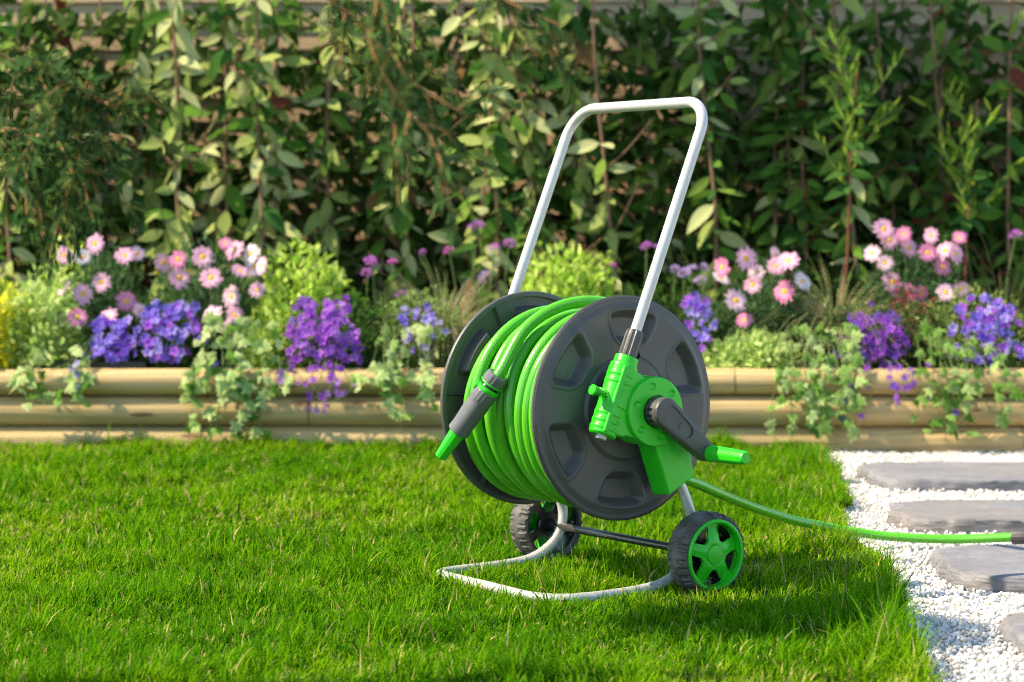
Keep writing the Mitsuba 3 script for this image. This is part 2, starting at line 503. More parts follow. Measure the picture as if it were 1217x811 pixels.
for pos, sub in cells:
    pick = rng.integers(0, 14, len(pos))
    for kk in range(14):
        P = pos[pick == kk]
        if not len(P):
            continue
        tv, tf = PEB[sub][kk]
        n = len(P)
        qn = rng.normal(size=(n, 4))
        qn /= np.linalg.norm(qn, axis=1, keepdims=True)
        w, x, y, z = qn.T
        Rm = np.stack([1 - 2 * (y * y + z * z), 2 * (x * y - z * w), 2 * (x * z + y * w), 2 * (x * y + z * w), 1 - 2 * (x * x + z * z), 2 * (y * z - x * w),
                       2 * (x * z - y * w), 2 * (y * z + x * w), 1 - 2 * (x * x + y * y)], -1).reshape(n, 3, 3)
        s = rng.uniform(0.0033, 0.0057, n)
        V = P[:, None] + np.einsum('nij,vj->nvi', Rm, tv) * s[:, None, None]
        c = rng.uniform(0.54, 0.74, (n, 1)) * np.array([[1.0, 0.975, 0.93]])
        odd = rng.random(n)
        c[odd < 0.10] *= [0.86, 0.78, 0.66]
        c[odd > 0.97] *= [0.7, 0.7, 0.7]
        PV.append(V.reshape(-1, 3))
        PF.append((tf[None] + (np.arange(n) * len(tv))[:, None, None]).reshape(-1, 3) + base)
        PC.append(np.repeat(c, len(tv), 0))
        base += n * len(tv)
gk = part('gravel', (np.vstack(PV), np.vstack(PF)), 'pebble_vc', smooth=True, color=np.vstack(PC), kind='stuff', label='loose white pebble gravel between the stepping stones', category='gravel')


# ------------------------------------------------------------------ grass
FOOT = []           # where the cart's foot tube presses the grass down (world x, y)
for fa, fb in [(s_, b_) for b_ in np.linspace(0.04, -0.17, 16) for s_ in (-0.181, 0.181)] + [(a_, -0.193) for a_ in np.linspace(-0.17, 0.17, 24)]:
    FOOT.append((0.10913 + 0.583083 * fa + 0.812413 * fb, 3.81014 - 0.812413 * fa + 0.583083 * fb))


for t_ in np.linspace(0, 1, 16):
    FOOT.append((0.53 + 0.19 * t_, 4.235 + 0.085 * t_))


def blades(x, y, rng, hscale=1.0, wscale=1.0, segs=3):
    n = len(x)
    P = np.column_stack([x, y, np.zeros(n)])
    clump = meshkit.fbm(np.column_stack([x * 7, y * 7, x * 0]), 3, seed=3)
    tuft = meshkit.noise(np.column_stack([x * 34, y * 34, x * 0 + 2]), seed=5)
    big = meshkit.fbm(np.column_stack([x * 2.1, y * 2.1, x * 0 + 4]), 3, seed=9)
    h = (0.007 + 0.040 * clump ** 1.5) * (0.55 + 0.9 * tuft) * rng.uniform(0.55, 1.45, n) * hscale
    tall = rng.random(n) < 0.05
    h[tall] *= 1.6
    near = np.full(n, 9.0)
    ahead = np.full(n, 9.0)
    for qx, qy in FOOT:
        dd = np.hypot(x - qx, y - qy)
        near = np.minimum(near, dd)
        ahead = np.minimum(ahead, np.where((y < qy) & (np.abs(x - qx) < 0.03), qy - y, 9.0))
    h *= np.where(near < 0.018, 0.40, 1.0) * np.where(ahead < 0.05, 0.66, 1.0)
    w = rng.uniform(0.0008, 0.0019, n) * wscale
    # lean follows a slowly turning field, so that tufts comb in different directions
    fa = 2 * PI * 2 * meshkit.fbm(np.column_stack([x * 9, y * 9, x * 0 + 8]), 3, seed=21) + rng.normal(0, 1.3, n)
    lean = rng.uniform(0.3, 1.5, n)
    flat = rng.random(n) < 0.32
    lean[flat] = rng.uniform(1.3, 2.4, flat.sum())
    d = np.stack([np.cos(fa), np.sin(fa), fa * 0], 1)
    side_a = fa + PI / 2 + rng.normal(0, 0.7, n)
    side = np.stack([np.cos(side_a), np.sin(side_a), fa * 0], 1)
    V = []
    for t in np.linspace(0, 1, segs + 1):
        ang = lean * t
        # arc of the blade: integrates to a curve that bends over
        out = np.where(lean > 1e-3, (1 - np.cos(ang)) / lean, 0) * h
        up = np.sin(ang) / lean * h
        c = P + d * out[:, None] + np.array([0, 0, 1.0]) * up[:, None]
        ww = w * (1 - t ** 1.6) * (0.75 + 0.5 * min(t * 3, 1))
        if t < 1:
            V += [c - side * ww[:, None], c + side * ww[:, None]]
        else:
            V += [c]
    m = len(V)
    V = np.stack(V, 1)
    F = []
    for s in range(segs - 1):
        F += [[2 * s, 2 * s + 1, 2 * s + 3], [2 * s, 2 * s + 3, 2 * s + 2]]
    F += [[m - 3, m - 2, m - 1]]
    F = np.array(F)[None] + (np.arange(n) * m)[:, None, None]
    a = np.array([0.085, 0.25, 0.004])
    b = np.array([0.215, 0.39, 0.006])
    c_dark = np.array([0.035, 0.14, 0.006])
    u = np.clip(rng.normal(0.0, 0.30, n) + 2.4 * (big - 0.5) + 0.5, 0, 1)[:, None]
    col = a * (1 - u) + b * u
    dk = (rng.random(n) < 0.15 + 0.35 * (tuft < 0.4))
    col[dk] = c_dark * rng.uniform(0.8, 1.3, (dk.sum(), 1))
    dry = rng.random(n) < 0.045 + 0.16 * np.clip(big - 0.52, 0, 1) * 3 + 0.09 * np.clip(0.52 - clump, 0, 1) * 2
    col[dry] = np.array([0.55, 0.46, 0.16]) * rng.uniform(0.6, 1.2, (dry.sum(), 1))
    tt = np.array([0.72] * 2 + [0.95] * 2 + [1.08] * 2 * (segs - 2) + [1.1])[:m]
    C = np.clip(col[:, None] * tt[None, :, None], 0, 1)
    return V.reshape(-1, 3), F.reshape(-1, 3), C.reshape(-1, 3)


rng = np.random.default_rng(11)
GV, GF, GC, base = [], [], [], 0


def grow(n, x0, x1, y0, y1, hs=1.0, ws=1.0, segs=3, cond=None):
    global base
    x, y = rng.uniform(x0, x1, n), rng.uniform(y0, y1, n)
    keep = (x < edge_x(y) - 0.004) & (y < 6.1)
    if cond is not None:
        keep &= cond(x, y)
    v, f, c = blades(x[keep], y[keep], rng, hs, ws, segs)
    GV.append(v)
    GF.append(f + base)
    GC.append(c)
    base += len(v)


view = lambda x, y: np.abs(x) < 0.2345 * y + 0.06
grow(135000, -0.92, 0.75, 2.85, 4.0, cond=view, segs=4)
grow(120000, -1.45, 0.95, 4.0, 6.1, ws=1.3, cond=view)
grow(5500, -0.92, 0.75, 2.85, 4.4, hs=1.8, ws=0.9, cond=view, segs=5)
grow(75000, -2.6, 0.95, 1.6, 6.1, ws=2.2, segs=3, cond=lambda x, y: ~view(x, y) | (y < 2.85))
# the lawn's long, untrimmed edge and the long tufts against the planter
for (n, hs, y0, y1, wd) in ((14000, 1.5, 2.8, 4.4, 0.06), (2600, 2.3, 2.9, 4.3, 0.03), (6000, 1.4, 4.4, 6.1, 0.06), (1200, 1.9, 4.4, 6.1, 0.025)):
    yy = rng.uniform(y0, y1, n)
    xx = edge_x(yy) + 0.012 - np.abs(rng.normal(0, wd, n)) + 0.03 * (meshkit.noise(np.column_stack([yy * 14, yy * 0, yy * 0])) - 0.5)
    v, f, c = blades(xx, yy, rng, hs, 1.0, 4)
    GV.append(v); GF.append(f + base); GC.append(c); base += len(v)
yy = rng.uniform(6.02, 6.1, 9000)
xx = rng.uniform(-1.6, 0.86, 9000)
v, f, c = blades(xx, yy, rng, 1.25, 1.4)
GV.append(v); GF.append(f + base); GC.append(c); base += len(v)
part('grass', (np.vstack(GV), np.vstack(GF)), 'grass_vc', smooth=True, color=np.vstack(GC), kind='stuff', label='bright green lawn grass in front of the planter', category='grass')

# ------------------------------------------------------------------ the hose cart, in its own axes: a along the axle, b forward, z up
YAW, ORG, ZC, DR = 0.62251803, (0.10913, 3.81014, 0.0), 0.3151, 0.19
CART = T().translate(list(ORG)).rotate([0, 0, 1], math.degrees(YAW) - 90)
CM = np.array(CART.matrix, float)
PERM = np.array([[0, 0, 1, 0], [1, 0, 0, 0], [0, 1, 0, 0], [0, 0, 0, 1.0]])     # lathe axis z -> a, x -> b, y -> z


def on_axle(m, a=0.0, b=0.0, z=0.0, flip=False):
    q = PERM.copy()
    if flip:
        q = np.diag([-1, -1, 1, 1.0]) @ q
    q[:3, 3] = [a, b, z]
    return moved(m, q)


cart = thing('hose_reel_cart', 'wheeled hose reel cart with grey discs, green gearbox and pale tube handle on the lawn', 'hose reel')


def cpart(name, mesh, bsdf, smooth=30, parent=None, **k):
    if isinstance(mesh, trimesh.Trimesh):
        mesh = vf(mesh)
    return part(name, mesh, bsdf, parent or cart, smooth=smooth, to_world=CART, **k)


def sstep(a, b, x):
    t = np.clip((x - a) / (b - a), 0, 1)
    return t * t * (3 - 2 * t)


PK0 = math.radians(145)


def pocket_depth(r, th, ri=0.107, ro=0.165, wi=0.029, wo=0.056, wall=0.013):
    """0 outside the six trapezoid pockets, 1 on their floor."""
    ph = (th - PK0 + PI / 6) % (PI / 3) - PI / 6
    u, v = r * np.sin(ph), r * np.cos(ph)
    rr = 0.012
    s = (wo - wi) / (ro - ri)
    nrm = math.sqrt(1 + s * s)
    d1 = (np.abs(u) - (wi + s * (v - ri))) / nrm
    d2 = ri + 0.4 * (r - v) - v
    d3 = r - ro
    a, b = d1 + rr, np.maximum(d2, d3) + rr
    d = np.minimum(np.maximum(a, b), 0) + np.sqrt(np.maximum(a, 0) ** 2 + np.maximum(b, 0) ** 2) - rr
    return np.clip(-d / wall, 0, 1), d


def disc_face(fn, radii, sides):
    th = np.arange(sides) * 2 * PI / sides
    R, TH = np.meshgrid(radii, th, indexing='ij')
    h = fn(R, TH)
    V = np.stack([h, R * np.cos(TH), ZC + R * np.sin(TH)], -1).reshape(-1, 3)
    return V, grid_faces(len(radii), sides, wrap=True)


def outer_face(R, TH):
    p, d = pocket_depth(R, TH)
    p = p * p * (3 - 2 * p) * 0.35 + p * 0.65
    h = -0.0165 * p
    h = h + 0.0016 * np.exp(-((d - 0.003) / 0.0025) ** 2)                 # raised lip round each pocket
    h = h + 0.003 * (1 - sstep(0.083, 0.087, R)) - 0.0012 * np.exp(-((R - 0.089) / 0.0012) ** 2)
    h = h - 0.0035 * sstep(0.168, 0.182, R)
    rim = np.clip((R - 0.1835) / 0.0065, 0, 1)
    return h - 0.0065 * (1 - np.sqrt(np.maximum(1 - rim ** 2, 0)))


def inner_face(R, TH):
    """The side towards the hose: ribs and the backs of the pockets between a rim flange (positive = towards the hose)."""
    p, d = pocket_depth(R, TH, wall=0.010)
    p = p * p * (3 - 2 * p)
    ph = (TH - PK0) % (PI / 3) - PI / 6
    rib = 1 - sstep(0.0014, 0.0026, np.abs(R * np.sin(ph)))
    rib = rib * sstep(0.08, 0.084, R)
    flange = sstep(0.1795, 0.1812, R)
    h = -0.009 + 0.0205 * p
    h = np.maximum(h, -0.009 + 0.0075 * rib)
    h = np.maximum(h, -0.009 + 0.009 * flange)
    rim = np.clip((R - 0.1865) / 0.0035, 0, 1)
    return h - 0.0035 * (1 - np.sqrt(np.maximum(1 - rim ** 2, 0)))


hi = np.unique(np.concatenate([np.linspace(0.004, 0.08, 10), np.linspace(0.081, 0.092, 12), np.linspace(0.094, 0.181, 62), np.linspace(0.182, DR, 14)]))
lo = np.unique(np.concatenate([np.linspace(0.004, 0.1, 8), np.linspace(0.105, 0.178, 22), np.linspace(0.1785, DR, 12)]))


def disc(sign, outer_r, outer_s, inner_r, inner_s, label):
    """The plastic side disc at a = sign * 0.142; its outer side turns away from the hose."""
    vo, fo = disc_face(outer_face, outer_r, outer_s)
    vi, fi = disc_face(inner_face, inner_r, inner_s)
    vo[:, 0] += 0.142
    vi[:, 0] = 0.1285 - vi[:, 0]
    th = np.arange(outer_s) * 2 * PI / outer_s
    eo, ei = vo[-outer_s:], vi[-inner_s:]
    wall = np.vstack([np.stack([0 * th + a, DR * np.cos(th), ZC + DR * np.sin(th)], 1) for a in (0.1355, 0.132)])
    parts = [(vo, fo), (wall, grid_faces(2, outer_s, wrap=True)[:, ::-1]), (vi, fi[:, ::-1])]
    v, f = concat(parts)
    if sign < 0:
        v = v * [-1, 1, 1]
        f = f[:, ::-1]
    return cpart('side_disc', (v, f), 'disc_plastic', smooth=28, label=label)


disc(1, hi, 720, lo, 240, 'front grey plastic reel disc with six recessed pockets')
disc(-1, lo, 300, hi, 720, 'rear grey plastic reel disc with ribs on its inner side')

drum = lathe([(0.10, -0.12), (0.10, 0.12)], 48)
cpart('drum', on_axle(drum, z=ZC), 'dark_plastic')

# handle: one bent tube
HA, HB, HT = 0.1905, -0.1845, 0.8315


def hline(z):
    return -0.0746 + 0.4154 * (z - ZC)


def hp(a, z):
    return np.array([a, hline(z), z])


hpath = rounded([hp(HA, 0.2725), hp(HA, HT), hp(HB, HT), hp(HB, 0.2725)], 0.058, 16)
# a few more points on the straights
hpath = np.vstack([hpath[:1], hpath[:1] * 0.5 + hpath[1:2] * 0.5, hpath[1:17], hpath[16:17] * 0.5 + hpath[17:18] * 0.5, hpath[17:33], hpath[32:33] * 0.5 + hpath[-1:] * 0.5, hpath[-1:]])
hv, hf_ = tube(hpath, 0.0094, 28, caps=True)
cpart('handle', (hv, hf_), 'tube_paint', smooth=50)

# lower frame: down from the gearbox, past the axle, along the grass and across
FA = 0.181
front = [(HA - 0.003, 0.055, 0.225), (HA - 0.003, 0.089, 0.168), (0.186, 0.107, 0.125), (0.185, 0.113, 0.095), (0.184, 0.104, 0.062), (0.183, 0.080, 0.036), (0.182, 0.045, 0.0195), (FA, 0.0, 0.013), (FA, -0.07, 0.011), (FA, -0.10, 0.011)]
bk = [(-a, b, z) for a, b, z in front]
crn = rounded([(FA, -0.10, 0.011), (0.172, -0.160, 0.011), (0.120, -0.188, 0.012), (0.0, -0.190, 0.014), (-0.176, -0.178, 0.011), (-FA, -0.10, 0.011)], 0.05, 10)
fpath = np.vstack([catmull(front, 8)[:-1], crn, catmull(bk[::-1], 8)[1:]])
cpart('lower_frame', tube(fpath, 0.0092, 20), 'tube_paint', smooth=50)


# gearbox
def cyl(r, a0, a1, b=0.0, z=ZC, sides=56, bev=0.003):
    pr = [(0.0005, a0), (r - bev, a0), (r, a0 + bev), (r, a1 - bev), (r - bev * 0.3, a1 - bev * 0.3), (r - bev, a1), (0.0005, a1)]
    v, f = on_axle(lathe(pr, sides), 0, b, z)
    return v, f


def solid(m):
    return trimesh.convex.convex_hull(np.asarray(m[0]))


def union(ms):
    return trimesh.boolean.union(ms, engine='manifold')


def minus(m, others):
    return trimesh.boolean.difference([m] + others, engine='manifold')


tdir = np.array([0.3836, 0.9235])                 # the handle's direction in (b, z)
ndir = np.array([0.9235, -0.3836])


def sk(t, n):
    """A point of the (b, z) plane: t along the handle from z = 0.335, n to its right."""
    return np.array([hline(0.335), 0.335]) + tdir * t + ndir * n


bar = [(0.0, -0.062), (0.0200, -0.062), (0.0232, -0.059)]
for t_ in np.linspace(-0.057, 0.058, 116):
    bar.append((0.0234 + 0.0012 * sum(math.exp(-((t_ - c_) / 0.0028) ** 4) for c_ in (-0.050, -0.038, -0.025, 0.030, 0.043)), t_))
bar += [(0.0228, 0.061), (0.0195, 0.063), (0.0, 0.063)]
socket = trimesh.creation.revolve(np.array(bar), sections=72)
cq = sk(0.0, 0.0)
socket.apply_transform(frame_to([HA, cq[0], cq[1]], [0, tdir[0], tdir[1]]))
side_box = hull([(a, *sk(t, n)) for t, n in ((-0.054, -0.011), (-0.050, 0.026), (0.054, -0.011), (0.051, 0.024)) for a in (0.172, 0.2088)], 0.0045)
collar = lathe([(0.0005, -0.01), (0.0195, -0.01), (0.0205, 0.0), (0.0195, 0.010), (0.0005, 0.010)], 32)
cq = sk(0.0655, 0.0)
collar = solid(moved(collar, frame_to([HA, cq[0], cq[1]], [0, tdir[0], tdir[1]])))
gear = solid(cyl(0.0575, 0.163, 0.2215))
web = hull([(a, *q) for a in (0.166, 0.209) for q in (sk(-0.05, 0.0), sk(0.045, 0.0), (0.0, ZC + 0.048), (0.0, ZC - 0.05))], 0.004)
legp = [(0.012, 0.262), (0.0425, 0.177), (0.0905, 0.2025), (0.079, 0.262)]
legb = [(0.006, 0.275), (0.0445, 0.1735), (0.0925, 0.1995), (0.077, 0.275)]
leg = hull([(0.203, *q) for q in legp] + [(0.164, *q) for q in legb] + [(0.203, 0.052, 0.29)], 0.0045)
box = union([socket, side_box, collar, gear, web, leg])
cut = []
dimples = []
for kk in range(6):
    an = math.radians(90 + 60 * kk + 12)
    s = trimesh.creation.icosphere(subdivisions=3, radius=1.0)
    s.vertices = s.vertices * [0.0065, 0.0095, 0.0075]
    s.apply_translation([0.2245, 0.0425 * math.cos(an), ZC + 0.0425 * math.sin(an)])
    cut.append(s)
cut.append(solid(cyl(0.0275, 0.214, 0.23, bev=0.001)))
ringo, ringi = solid(cyl(0.0600, 0.2085, 0.2155, bev=0.0008)), solid(cyl(0.0572, 0.20, 0.22, bev=0.0002))
box = minus(box, cut)
pad = hull([(0.2125, *sk(t, n)) for t in (-0.010, 0.017) for n in (-0.004, 0.012)], 0.003)
seam = hull([(0.2052, 0.0475, 0.262), (0.2052, 0.0665, 0.193)], 0.0028)
box = union([box, pad, seam])
gearbox = cpart('gearbox', box, 'green_plastic', smooth=32, label='green plastic gearbox housing on the front of the reel')
# dark tilting collar between gearbox and handle
sl = lathe([(0.0098, 0.0), (0.0140, 0.0), (0.0147, 0.004), (0.0147, 0.034), (0.0138, 0.043), (0.0125, 0.0455), (0.0098, 0.0455)], 60, wave=lambda a, kk: 1 + 0.045 * np.sign(np.sin(10 * a)) * ((kk >= 1) & (kk <= 4)))
q = sk(0.0765, 0.0)
cpart('handle_collar', moved(sl, frame_to([HA, q[0], q[1]], [0, tdir[0], tdir[1]])), 'dark_plastic', smooth=25)
q2 = sk(0.083, 0.0165)
cpart('clip', hull([(0.188, q2[0], q2[1] - 0.004), (0.188, q2[0] + 0.006, q2[1] + 0.012), (0.199, q2[0] + 0.002, q2[1])], 0.0018), 'black_plastic')

# spring pin on the left of the socket
d = np.array([0, -0.955, 0.295])
p0, p1 = np.array([HA + 0.004, -0.083, 0.3455]), np.array([HA + 0.004, -0.1105, 0.354])
pin = tube([p0 - d * 0.005, p1], 0.0036, 12)
pin = cpart('spring_pin', pin, 'green_plastic', smooth=40)
u = np.cross(d, [1, 0, 0]); u /= np.linalg.norm(u); w_ = np.cross(d, u)
t = np.linspace(0, 1, 110)
hel = p0 + (p1 - p0) * t[:, None] * 0.92 + 0.0068 * (np.cos(2 * PI * 4.5 * t)[:, None] * u + np.sin(2 * PI * 4.5 * t)[:, None] * w_)
cpart('spring', tube(hel, 0.00085, 7), 'green_plastic', smooth=40, parent=pin)
kn = lathe([(0.0004, 0), (0.0082, 0), (0.0092, 0.0012), (0.0092, 0.0042), (0.0080, 0.0055), (0.0004, 0.0058)], 28)
cpart('knob', moved(kn, frame_to(p1 - d * 0.0015, d)), 'green_plastic', smooth=35, parent=pin)

# crank: boss, arm and grip
END = np.array([0.0865, 0.2435])
bosspts = [(a, 0.0225 * math.cos(x), ZC + 0.0225 * math.sin(x)) for a in (0.221, 0.2465) for x in np.arange(20) * PI / 10]
boss = hull(bosspts, 0.0025)
adir = (END - np.array([0, ZC])); alen = np.linalg.norm(adir); adir /= alen
anrm = np.array([-adir[1], adir[0]])
apt = []
for s, wd, a0, a1 in ((0.0, 0.0215, 0.236, 0.2485), (0.052, 0.0185, 0.237, 0.2515), (alen, 0.0135, 0.234, 0.2565)):
    for x in np.linspace(0, 2 * PI, 20, endpoint=False):
        c = np.array([0, ZC]) + adir * s + wd * (math.cos(x) * adir + math.sin(x) * anrm) * (0.86 if s == alen else 1)
        apt += [(a0, *c), (a1, *c)]
arm = hull(apt, 0.0025)
crank = union([boss, arm])
sta = [np.array([0, ZC]) + adir * s for s in (0.004, 0.050)]
rec = []
for s, wd, a in ((sta[0], 0.0160, 0.2498), (sta[1], 0.0118, 0.2528)):
    for x in np.linspace(0, 2 * PI, 24, endpoint=False):
        c = s + wd * np.array([math.cos(x), math.sin(x)])
        rec += [(a, *c), (a + 0.02, *c)]
notch = []
for x in np.radians([168, 192, 216, 240, 264]):
    c = np.array([math.cos(x), math.sin(x)])
    notch.append(hull([(a, (0.020 + r) * c[0] + s * -c[1], ZC + (0.020 + r) * c[1] + s * c[0]) for a in (0.226, 0.2385) for r in (0, 0.012) for s in (-0.0022, 0.0022)], 0.0006))
crank = minus(crank, [trimesh.convex.convex_hull(np.array(rec))] + notch)
mark = trimesh.creation.extrude_polygon(Polygon([(-0.004, -0.0035), (0.005, 0), (-0.004, 0.0035), (-0.0025, 0.001), (-0.012, 0.0006), (-0.012, -0.0006), (-0.0025, -0.001)]), 0.0008, engine='earcut')
mm = np.eye(4)
dd = np.array([0.45, 0.89])
mm[:3, 0], mm[:3, 1], mm[:3, 2] = [0.04, dd[0], dd[1]], [0, -dd[1], dd[0]], [1, 0, 0]
cc = np.array([0, ZC]) + adir * 0.034
mm[:3, 3] = [0.2512, cc[0], cc[1]]
crank = cpart('crank_arm', crank, 'dark_plastic', smooth=30, label='dark grey crank arm with an oval recess')
cpart('arrow_mark', moved(vf(mark), mm), 'dark_plastic', smooth=False, parent=crank)
grip = lathe([(0.0004, -0.002), (0.0140, -0.002), (0.0146, 0.002), (0.0146, 0.006), (0.0139, 0.0075), (0.0128, 0.05), (0.0112, 0.083), (0.0100, 0.0855), (0.0092, 0.0865), (0.0086, 0.0858), (0.0004, 0.0856)], 64,
             wave=lambda a, kk: 1 - 0.035 * (np.sin(8 * a) > 0.55) * ((kk >= 4) & (kk <= 6)))
cpart('grip', on_axle(grip, 0.2595, END[0], END[1]), 'green_plastic', smooth=28, parent=crank, label='tapered green grip of the crank')

# a bracket like the gearbox on the far side, and the axle
rear = hull([(a, *q) for a in (-0.160, -0.205) for q in (sk(-0.055, -0.02), sk(0.06, -0.02), sk(0.06, 0.02), (0.045, ZC + 0.02), (0.085, 0.20), (0.045, 0.18))], 0.005)
cpart('rear_bracket', rear, 'green_plastic', smooth=32)
cpart('axle', tube([(-0.25, 0.1055, 0.0709), (-0.1, 0.1055, 0.0709), (0.1, 0.1055, 0.0709), (0.245, 0.1055, 0.0709)], 0.0072, 20), 'axle_metal', smooth=50)

# wheels
WR = 0.0709


def tyre_mesh():
    prof = []
    # (radius, w) from the outer bead over the tread to the inner bead; w = 0 is the outer face
    prof += [(0.0585, -0.004), (0.0600, -0.0005), (0.0635, 0.0), (0.0668, -0.0012)]
    nz = len(prof)
    for w in np.linspace(-0.003, -0.0465, 26):
        e = abs((w + 0.0248) / 0.0218)
        prof.append((WR - 0.0030 * max(0, e - 0.72) / 0.28 - 0.0006 * e * e, w))
    prof += [(0.0668, -0.0483), (0.0635, -0.0495), (0.0600, -0.049), (0.0565, -0.046)]
    pr = np.array(prof)
    S = 360
    ang = np.arange(S) * 2 * PI / S
    R = np.repeat(pr[:, :1], S, 1)
    Wd = np.repeat(pr[:, 1:], S, 1)
    ph = (ang * 16 / (2 * PI)) % 1.0
    x = np.clip((-Wd) / 0.05, 0, 1)
    for side, off in ((0, 0.0), (1, 0.5)):
        p_ = (ph + off) % 1.0
        xx = x if side == 0 else 1 - x
        reach = 1 - sstep(0.30, 0.40, xx)
        lug = sstep(0.10, 0.19, p_) * (1 - sstep(0.40, 0.46, p_)) + 0.75 * sstep(0.60, 0.66, p_) * (1 - sstep(0.72, 0.77, p_))
        on = (R > 0.0640)
        R = R - 0.0036 * reach * lug[None, :] * on
    V = np.stack([R * np.cos(ang), R * np.sin(ang), Wd], -1).reshape(-1, 3)
    return V, grid_faces(len(pr), S, wrap=True)[:, ::-1]


def star(th0, r_in=0.0255, r_out=0.0515, w_in=0.17, w_out=0.425):
    body = Point(0, 0).buffer(0.0545, 48)
    for kk in range(5):
        c = th0 + 2 * PI * (kk + 0.5) / 5
        pts = [(r_in * math.cos(c + x), r_in * math.sin(c + x)) for x in np.linspace(-w_in, w_in, 5)]
        pts += [(r_out * math.cos(c + x), r_out * math.sin(c + x)) for x in np.linspace(w_out, -w_out, 15)]
        body = body.difference(Polygon(pts).buffer(-0.0045).buffer(0.0045, 10))
    return body


def star_solid(body, thick, dome, ridge=0.0):
    m = trimesh.creation.extrude_polygon(body, thick, engine='earcut')
    v, f = trimesh.remesh.subdivide_to_size(m.vertices, m.faces, 0.0045)
    m = trimesh.Trimesh(v, f)
    m.merge_vertices()
    v = np.array(m.vertices)
    r = np.hypot(v[:, 0], v[:, 1])
    th = np.arctan2(v[:, 1], v[:, 0])
    topv = v[:, 2] > thick * 0.5
    s = (th - math.radians(91) + PI / 5) % (2 * PI / 5) - PI / 5
    line = np.exp(-(r * np.sin(s) / 0.006) ** 2) * sstep(0.016, 0.02, r) * (1 - sstep(0.046, 0.052, r))
    v[:, 2] += topv * (-dome * sstep(0.02, 0.054, r) + ridge * line)
    return v, np.array(m.faces)


def wheel(sign, b, z, spin, label):
    key = part('wheel', tyre_place(tyre_mesh(), sign, b, z), 'tyre_rubber', cart, smooth=26, to_world=CART, label=label)
    ring = lathe([(0.0525, -0.016), (0.0530, -0.002), (0.0545, 0.0022), (0.0575, 0.0030), (0.0600, 0.0018), (0.0606, -0.001), (0.0606, -0.006)], 96)
    ring = (ring[0], ring[1][:, ::-1])
    sp = star_solid(star(math.radians(91) + spin), 0.007, 0.0085, 0.0014)
    sp = (sp[0] + [0, 0, -0.010], sp[1])
    cpart('rim', tyre_place(ring, sign, b, z), 'green_plastic', smooth=40, parent=key)
    cpart('spokes', tyre_place(sp, sign, b, z), 'green_plastic', smooth=34, parent=key)
    cap = lathe([(0.0166, -0.006), (0.0166, -0.0012), (0.0158, -0.0002), (0.0140, 0.0002), (0.0002, 0.0008)], 40)
    cpart('hub_cap', tyre_place((cap[0], cap[1][:, ::-1]), sign, b, z), 'green_plastic', smooth=30, parent=key)
    barrel = lathe([(0.0530, -0.012), (0.0530, -0.046), (0.0580, -0.0475)], 64)
    dk = star_solid(star(math.radians(91) + spin, 0.024, 0.0520, 0.26, 0.47), 0.004, -0.004)
    dk = (dk[0] * [1, 1, -1] + [0, 0, -0.034], dk[1][:, ::-1])
    hubc = lathe([(0.013, -0.012), (0.013, -0.047), (0.0075, -0.0475)], 32)
    v, f = concat([barrel, dk, hubc])
    cpart('hub', tyre_place((v, f), sign, b, z), 'black_plastic', smooth=34, parent=key)
    return key


def tyre_place(m, sign, b, z):
    q = PERM.copy()
    if sign < 0:
        q = np.diag([-1, -1, 1, 1.0]) @ q
    q[:3, 3] = [sign * 0.2505, b, z]
    return moved(m, q)


wheel(1, 0.1055, WR, 0.0, 'near wheel with five green spokes and a dark grey tyre')
wheel(-1, 0.1055, WR, 0.5, 'far wheel, black on its inner side, half hidden in the grass')

# ------------------------------------------------------------------ the hose on the reel
rng = np.random.default_rng(21)
HR = 0.0102
th_all, a_all, r_all = [], [], []
n0, n1 = 11, 7.67
# lower layer
t1 = np.linspace(0, n0, int(n0 * 56))
th_all.append(2 * PI * t1)
a_all.append(np.interp(t1, [0, n0], [0.108, -0.106]) + 0.003 * np.sin(2 * PI * t1 * 1.0 + t1))
r_all.append(0.134 + 0.003 * np.sin(t1 * 4.4))
# outer layer, loose: each turn has a sideways wander and a radius of its own
t2 = np.linspace(0, n1, int(n1 * 72))
kn_a = rng.normal(0, 0.010, 12 * 4)
kn_r = rng.normal(0, 0.0035, 12 * 4)
ctl = np.arange(12 * 4) / 3.1
base_a = -0.106 + 0.211 * (t2 / n1) + 0.009 * np.sin(2 * PI * t2 + 0.8) + 0.006 * np.sin(2 * PI * t2 * 1.0 + 2.1 * np.floor(t2 + 0.3))
wa = np.interp(t2, ctl, kn_a)
wr = np.interp(t2, ctl, kn_r)
ker = np.hanning(25); ker /= ker.sum()
wa, wr = np.convolve(np.pad(wa, 12, mode='edge'), ker, 'valid'), np.convolve(np.pad(wr, 12, mode='edge'), ker, 'valid')
th2 = 2 * PI * (n0 + t2)
rise = sstep(0, 0.35, t2)
r2 = 0.134 + rise * (0.0215 + wr + 0.010 * np.maximum(0, -np.sin(th2)) ** 1.5 + 0.002 * np.cos(th2 * 1.0))
th_all.append(th2); a_all.append(base_a + wa); r_all.append(r2)
